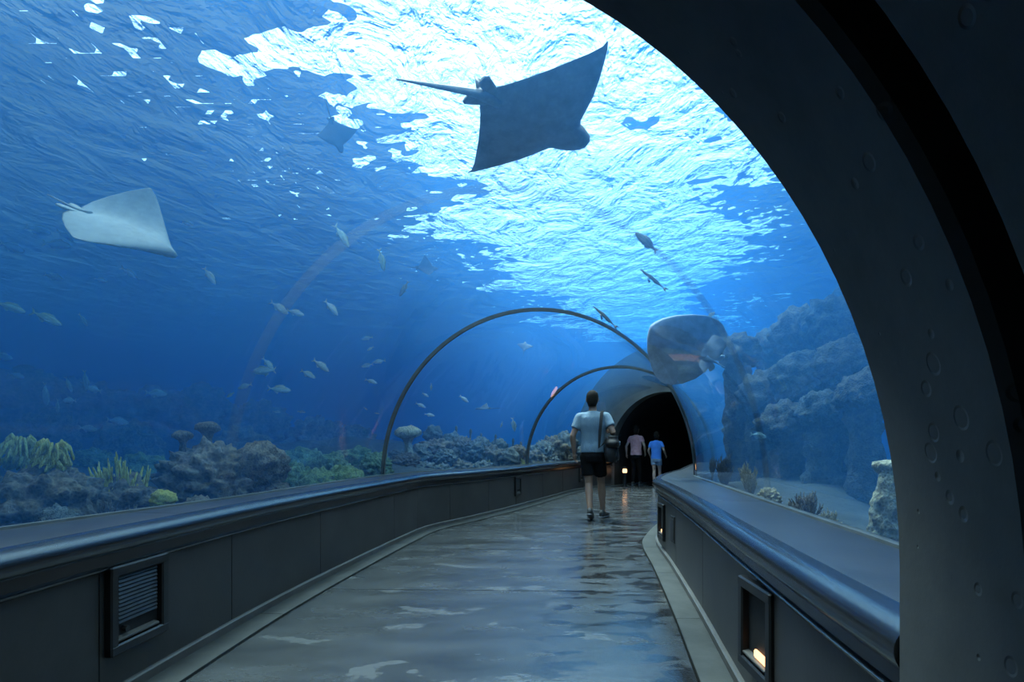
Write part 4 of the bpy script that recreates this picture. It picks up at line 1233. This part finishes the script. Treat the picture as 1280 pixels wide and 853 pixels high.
    st = [((0, 0, hem), .178, .132), ((0, 0, hem + .08), .172, .128), ((0, .01, 1.08), .163, .120), ((0, .012, 1.20), .172, .122), ((0, 0, 1.32), .192 * sh, .130), ((0, -.005, 1.42), .185 * sh, .115), ((0, 0, 1.475), .12 * sh, .088), ((0, 0.005, 1.515), .068, .066)]
    ell(sm_, [(S(c), a * k, b * k) for c, a, b in st], 24)
    for s, key in ((-1, 'L'), (1, 'R')):
        sx_, el = Vector((s * 0.185 * sh, 0, 1.425)), Vector(pose['elbow' + key])
        e2 = sx_.lerp(el, cloth.get('sleeve', 0.62))
        limb(sm_, [S((s * 0.09 * sh, 0, 1.425)), S(sx_), S(sx_.lerp(e2, 0.5)), S(e2)], [0.075 * k * sh, 0.074 * k * sh, 0.070 * k * sh, 0.072 * k * sh], 14)
    fuse(sm_.build('shirt', M[cloth['shirt']], r), 0.011 * k, 14)
    # shorts or trousers
    tr = MB()
    ell(tr, [(S(c), a * k, b * k) for c, a, b in (((0, 0, 0.80), .165, .120), ((0, -.008, 0.88), .172, .128), ((0, 0, 0.96), .160, .118), ((0, 0, 1.0), .156, .114))], 20)
    for s, key in ((-1, 'L'), (1, 'R')):
        hp, kne, an = Vector((s * 0.088, 0, hipz - 0.02)), Vector(pose['knee' + key]), Vector(pose['ankle' + key])
        if cloth['leg'] <= 1.0:
            limb(tr, [S(hp), S(hp.lerp(kne, cloth['leg'] * 0.5)), S(hp.lerp(kne, cloth['leg']))], [0.100 * k, 0.094 * k, 0.092 * k], 14)
        else:
            limb(tr, [S(hp), S(hp.lerp(kne, 0.5)), S(kne), S(kne.lerp(an, 0.5)), S(kne.lerp(an, 0.98))], [0.098 * k, 0.085 * k, 0.068 * k, 0.062 * k, 0.056 * k], 14)
    fuse(tr.build('trousers' if cloth['leg'] > 1 else 'shorts', M[cloth['pants']], r), 0.011 * k, 4)
    # shoes
    for s, key in ((-1, 'L'), (1, 'R')):
        an, toe = Vector(pose['ankle' + key]), Vector(pose['toe' + key])
        d = (toe - an); flat = Vector((d.x, d.y, 0)).normalized()
        ptch = pose.get('pitch' + key, 0.0)                      # heel lift
        dirv = (flat * math.cos(ptch) + Vector((0, 0, -math.sin(ptch)))).normalized()
        upv = (Vector((0, 0, 1)) * math.cos(ptch) + flat * math.sin(ptch))
        lat = dirv.cross(upv)
        base = toe + Vector((0, 0, 0))
        o0 = base - dirv * 0.235
        def ring(x, w, h0, h1, n=12):
            c = o0 + dirv * x
            out = []
            for q in range(n):
                a = 2 * math.pi * q / n
                out.append(S(c + lat * (w * math.cos(a)) + upv * ((h0 + h1) / 2 + (h1 - h0) / 2 * math.sin(a))))
            return out
        sb = MB().grid([ring(x, w, h0, h1) for x, w, h0, h1 in ((-0.035, .018, -.012, .05), (-0.02, .034, -.014, .082), (0.03, .038, -.014, .088), (0.08, .038, -.014, .075), (0.14, .044, -.014, .058), (0.20, .046, -.014, .044), (0.25, .034, -.012, .03), (0.268, .015, -.008, .018))], close_v=True, cap=True)
        so = sb.build('shoe', M[cloth['shoe']], r)
        sl = MB().grid([ring(x, w, -.026, -.004) for x, w in ((-0.042, .016), (-0.03, .036), (0.05, .040), (0.10, .040), (0.17, .049), (0.22, .048), (0.262, .032), (0.278, .012))], close_v=True, cap=True)
        sl.build('sole', M['sole'], so)
    return r

MAN = {'knee': 0.5, 'head': (-0.01, 0.03, 1.675),
       'elbowL': (-0.275, -0.055, 1.165), 'wristL': (-0.265, 0.02, 0.925), 'curlL': 0.55,
       'elbowR': (0.285, -0.08, 1.205), 'wristR': (0.235, 0.165, 1.235), 'curlR': 1.25, 'handR': (-0.35, 0.75, 0.25), 'palmR': (-1, 0, 0.2),
       'kneeL': (-0.055, -0.01, 0.50), 'ankleL': (-0.02, -0.20, 0.125), 'toeL': (-0.02, -0.02, 0.035), 'pitchL': 0.30,
       'kneeR': (0.10, 0.17, 0.505), 'ankleR': (0.12, 0.20, 0.095), 'toeR': (0.17, 0.385, 0.030)}
man_loc = Vector((1.13, 7.82, 0.0))
man_rz = math.radians(-14)
man = person(man_loc, man_rz, 1.80, MAN, dict(skin='skin', shirt='shirt_blue', pants='black_cloth', leg=0.72, shoe='shoe_dark', hem=0.93), 'man in pale blue t-shirt and black shorts walking away with a shoulder bag')
W1 = {'knee': 0.5, 'elbowL': (-0.29, -0.03, 1.17), 'wristL': (-0.31, 0.06, 0.93), 'elbowR': (0.27, -0.03, 1.17), 'wristR': (0.25, 0.10, 0.97),
      'kneeL': (-0.08, 0.04, 0.50), 'ankleL': (-0.08, -0.04, 0.10), 'toeL': (-0.09, 0.14, 0.03), 'kneeR': (0.09, 0.06, 0.50), 'ankleR': (0.10, 0.10, 0.10), 'toeR': (0.11, 0.28, 0.03)}
W2 = {'knee': 0.5, 'elbowL': (-0.25, -0.03, 1.18), 'wristL': (-0.22, 0.10, 0.98), 'elbowR': (0.27, -0.06, 1.19), 'wristR': (0.29, 0.10, 1.02),
      'kneeL': (-0.06, -0.02, 0.50), 'ankleL': (-0.03, -0.16, 0.11), 'toeL': (-0.03, 0.02, 0.035), 'pitchL': 0.2, 'kneeR': (0.08, 0.12, 0.505), 'ankleR': (0.09, 0.14, 0.10), 'toeR': (0.10, 0.32, 0.03)}
p1, p2 = at(795, 607, 14.9), at(816, 607, 14.9)
person(Vector((p1.x, p1.y, 0.0)), math.radians(-30), 1.60, W1, dict(skin='skin_pale', shirt='shirt_pink', pants='black_cloth', leg=1.5, shoe='shoe_dark', hem=0.90, sleeve=0.5), 'person in pink patterned top and dark trousers entering the dark archway', True)
person(Vector((p2.x, p2.y - 0.35, 0.0)), math.radians(-30), 1.42, W2, dict(skin='skin_pale', shirt='shirt_royal', pants='denim', leg=0.5, shoe='shoe_white', hem=0.86), 'person in bright blue t-shirt and denim shorts entering the dark archway', True)

# shoulder bag on the man's right hip, strap over his right shoulder
rot = Matrix.Rotation(man_rz, 4, 'Z')
bag = empty('shoulder_bag', man_loc + (rot @ Vector((0.245, 0.0, 0.80))), man_rz)
tag(bag, 'black leather shoulder bag hanging at the hip of the man in pale blue', 'bag')
def pouch(cx, cy, z0, z1, wx, wy, tilt=0.0):
    rows = []
    for i in range(9):
        u = i / 8
        z = z0 + (z1 - z0) * u
        b = 0.72 + 0.28 * math.sin(math.pi * min(1.0, u * 1.15 + 0.12))
        rows.append([Vector((cx + tilt * (u - .5) + wx * b * math.copysign(abs(math.cos(a)) ** 0.6, math.cos(a)), cy + wy * b * math.copysign(abs(math.sin(a)) ** 0.5, math.sin(a)), z)) for a in [2 * math.pi * q / 24 for q in range(24)]])
    return MB().grid(rows, close_v=True, cap=True)
pouch(0, 0.0, 0.0, 0.34, 0.085, 0.19, -0.02).build('body', M['bag'], bag)
pouch(0.08, 0.0, 0.03, 0.20, 0.035, 0.14).build('pocket', M['bag'], bag)
pouch(0.03, -0.02, 0.20, 0.36, 0.095, 0.195).build('flap', M['bag'], bag)
tag(MB().box((0.128, -0.07, 0.26), (0.012, 0.11, 0.05), Matrix.Rotation(0.1, 3, 'X'), 0.004).build('patch', M['bag_patch'], bag), 'small shiny bluish patch')
def band(pts, w, t):
    rows = []
    for i, p in enumerate(pts):
        p = Vector(p)
        d = (Vector(pts[min(i + 1, len(pts) - 1)]) - Vector(pts[max(i - 1, 0)])).normalized()
        side = d.cross(Vector((0, 1, 0))).normalized() if abs(d.y) < 0.9 else Vector((1, 0, 0))
        fl = Vector((0, 1, 0)) if abs(d.y) < 0.9 else Vector((0, 0, 1))
        fl = (fl - d * fl.dot(d)).normalized(); side = d.cross(fl)
        rows.append([p + side * w + fl * t, p + side * w - fl * t, p - side * w - fl * t, p - side * w + fl * t])
    return MB().grid(rows, close_v=True, cap=True)
ox = 0.245
band([(-0.04, -0.15, 0.30), (0.10 - ox, -0.158, 1.00 - 0.80), (0.11 - ox, -0.152, 1.20 - 0.80), (0.125 - ox, -0.142, 1.38 - 0.80), (0.13 - ox, -0.10, 1.48 - 0.80), (0.13 - ox, 0.0, 1.512 - 0.80), (0.13 - ox, 0.10, 1.46 - 0.80), (0.12 - ox, 0.155, 1.32 - 0.80), (0.12 - ox, 0.16, 1.1 - 0.80), (-0.04, 0.15, 0.30)], 0.020, 0.005).build('strap', M['bag'], bag, autosmooth=0.8)
# ------------------------------------------------------------ step lights and lamps
def mat_glow(name, col, st):
    m, nt, out = new_mat(name)
    e = N(nt, 'ShaderNodeEmission', i_Strength=st); e.inputs['Color'].default_value = (*col, 1)
    nt.links.new(e.outputs[0], out.inputs['Surface'])
    return m
M['warm'] = mat_glow('warm_lamp', (1.0, 0.52, 0.24), 3.0)
def step_light(s, y, w, z0, z1, label, lit, slats=9):
    if lit: slats = 0
    t = t_of_y(y, s)
    n = side_n(t, s)
    p = wall_pt(t, s, 0.0, 0.0)
    ang = math.atan2(n.y, n.x) - math.pi / 2      # local +y looks into the corridor
    r = empty('step_light', (p.x, p.y, z0), ang)
    tag(r, label, 'step light', 'recessed step lights in the low walls')
    h = z1 - z0
    b = 0.042
    f = MB()
    f.box((0, 0.016, b / 2), (w, 0.036, b), None, 0.006)
    f.box((0, 0.016, h - b / 2), (w, 0.036, b), None, 0.006)
    for k in (-1, 1):
        f.box((k * (w - b) / 2, 0.0155, h / 2), (b, 0.035, h - 0.01), None, 0.006)
    f.build('frame', M['black_metal'], r, autosmooth=0.5)
    MB().box((0, 0.004, h / 2), (w - b, 0.004, h - b)).build('back_plate', M['backing'], r, smooth=False)
    lo, hi = b + h * 0.20, h - b - 0.004
    for k in range(slats):
        z = lo + (hi - lo) * (k + 0.5) / slats
        MB().box((0, 0.012, z), (w - 2 * b - 0.03, 0.012, (hi - lo) / slats * 0.7), Matrix.Rotation(0.5, 3, 'X')).build('slat', M['louvre'], r, smooth=False)
    MB().box((0.01, 0.014, b + 0.016), (w - 2 * b - 0.01, 0.03, 0.012), Matrix.Rotation(-0.25, 3, 'X'), 0.003).build('sill', M['trim'], r, autosmooth=0.5)
    if lit:
        tag(MB().box((-w * 0.1, 0.014, b + 0.040), ((w - 2 * b) * 0.5, 0.012, 0.028), None, 0.005).build('lamp', M['warm'], r), 'glowing warm orange lamp')
    else:
        tag(MB().tube([(w * 0.22, 0.008, b + 0.045), (w * 0.22, 0.026, b + 0.045)], 0.013, 12).build('screw_knob', M['louvre'], r, autosmooth=0.6), 'small grey knob')
step_light(-1, 2.33, 0.34, 0.185, 0.535, 'black louvred step light, largest in the long low wall, unlit', False, 12)
step_light(-1, 9.35, 0.28, 0.2, 0.52, 'small unlit step light in the low wall near the walking man', False)
step_light(-1, 13.15, 0.26, 0.2, 0.52, 'unlit step light in the low wall just before the dark archway', False)
step_light(1, 2.02, 0.30, 0.17, 0.51, 'tall black step light glowing orange below the rail end', True)
step_light(1, 5.25, 0.26, 0.14, 0.48, 'black step light glowing orange where the inner wall bends away', True)
def cover_plate(s, y, w, z0, z1):
    t = t_of_y(y, s); n = side_n(t, s); p = wall_pt(t, s, 0.0, 0.0)
    r = empty('cover_plate', (p.x, p.y, z0), math.atan2(n.y, n.x) - math.pi / 2)
    tag(r, 'small dark metal cover plate screwed to the inner wall', 'cover plate')
    MB().box((0, 0.008, (z1 - z0) / 2), (w, 0.012, z1 - z0), None, 0.004).build('plate', M['black_metal'], r, autosmooth=0.5)
    MB().box((0, 0.0145, (z1 - z0) / 2), (w * 0.7, 0.004, (z1 - z0) * 0.75), None, 0.001).build('inset', M['louvre'], r, autosmooth=0.5)
    for k in (0.012, z1 - z0 - 0.012):
        MB().tube([(0, 0.012, k), (0, 0.017, k)], 0.005, 8).build('screw', M['louvre'], r)
cover_plate(1, 4.6, 0.13, 0.22, 0.44)
# bollard lamp and spot lamps in the dark passage
t = 13.55
c_, u_ = (LG(t) + RG(t)) / 2, (RG(t) - LG(t)).normalized()
p = at(781, 610, 14.75)
r = empty('bollard_lamp', (p.x, p.y, 0.0)); tag(r, 'low bollard lamp glowing orange inside the dark archway', 'lamp')
MB().tube([(0, 0, 0), (0, 0, .02), (0, 0, .021), (0, 0, .34)], [.09, .09, .045, .045], 12).build('post', M['black_metal'], r, autosmooth=0.6)
MB().tube([(0, 0, .34), (0, 0, .36), (0, 0, .42), (0, 0, .45)], [.05, .06, .06, .04], 12).build('lamp', M['warm'], r)
MB().tube([(0, 0, .45), (0, 0, .47), (0, 0, .50)], [.09, .09, .02], 12).build('cap', M['black_metal'], r, autosmooth=0.6)
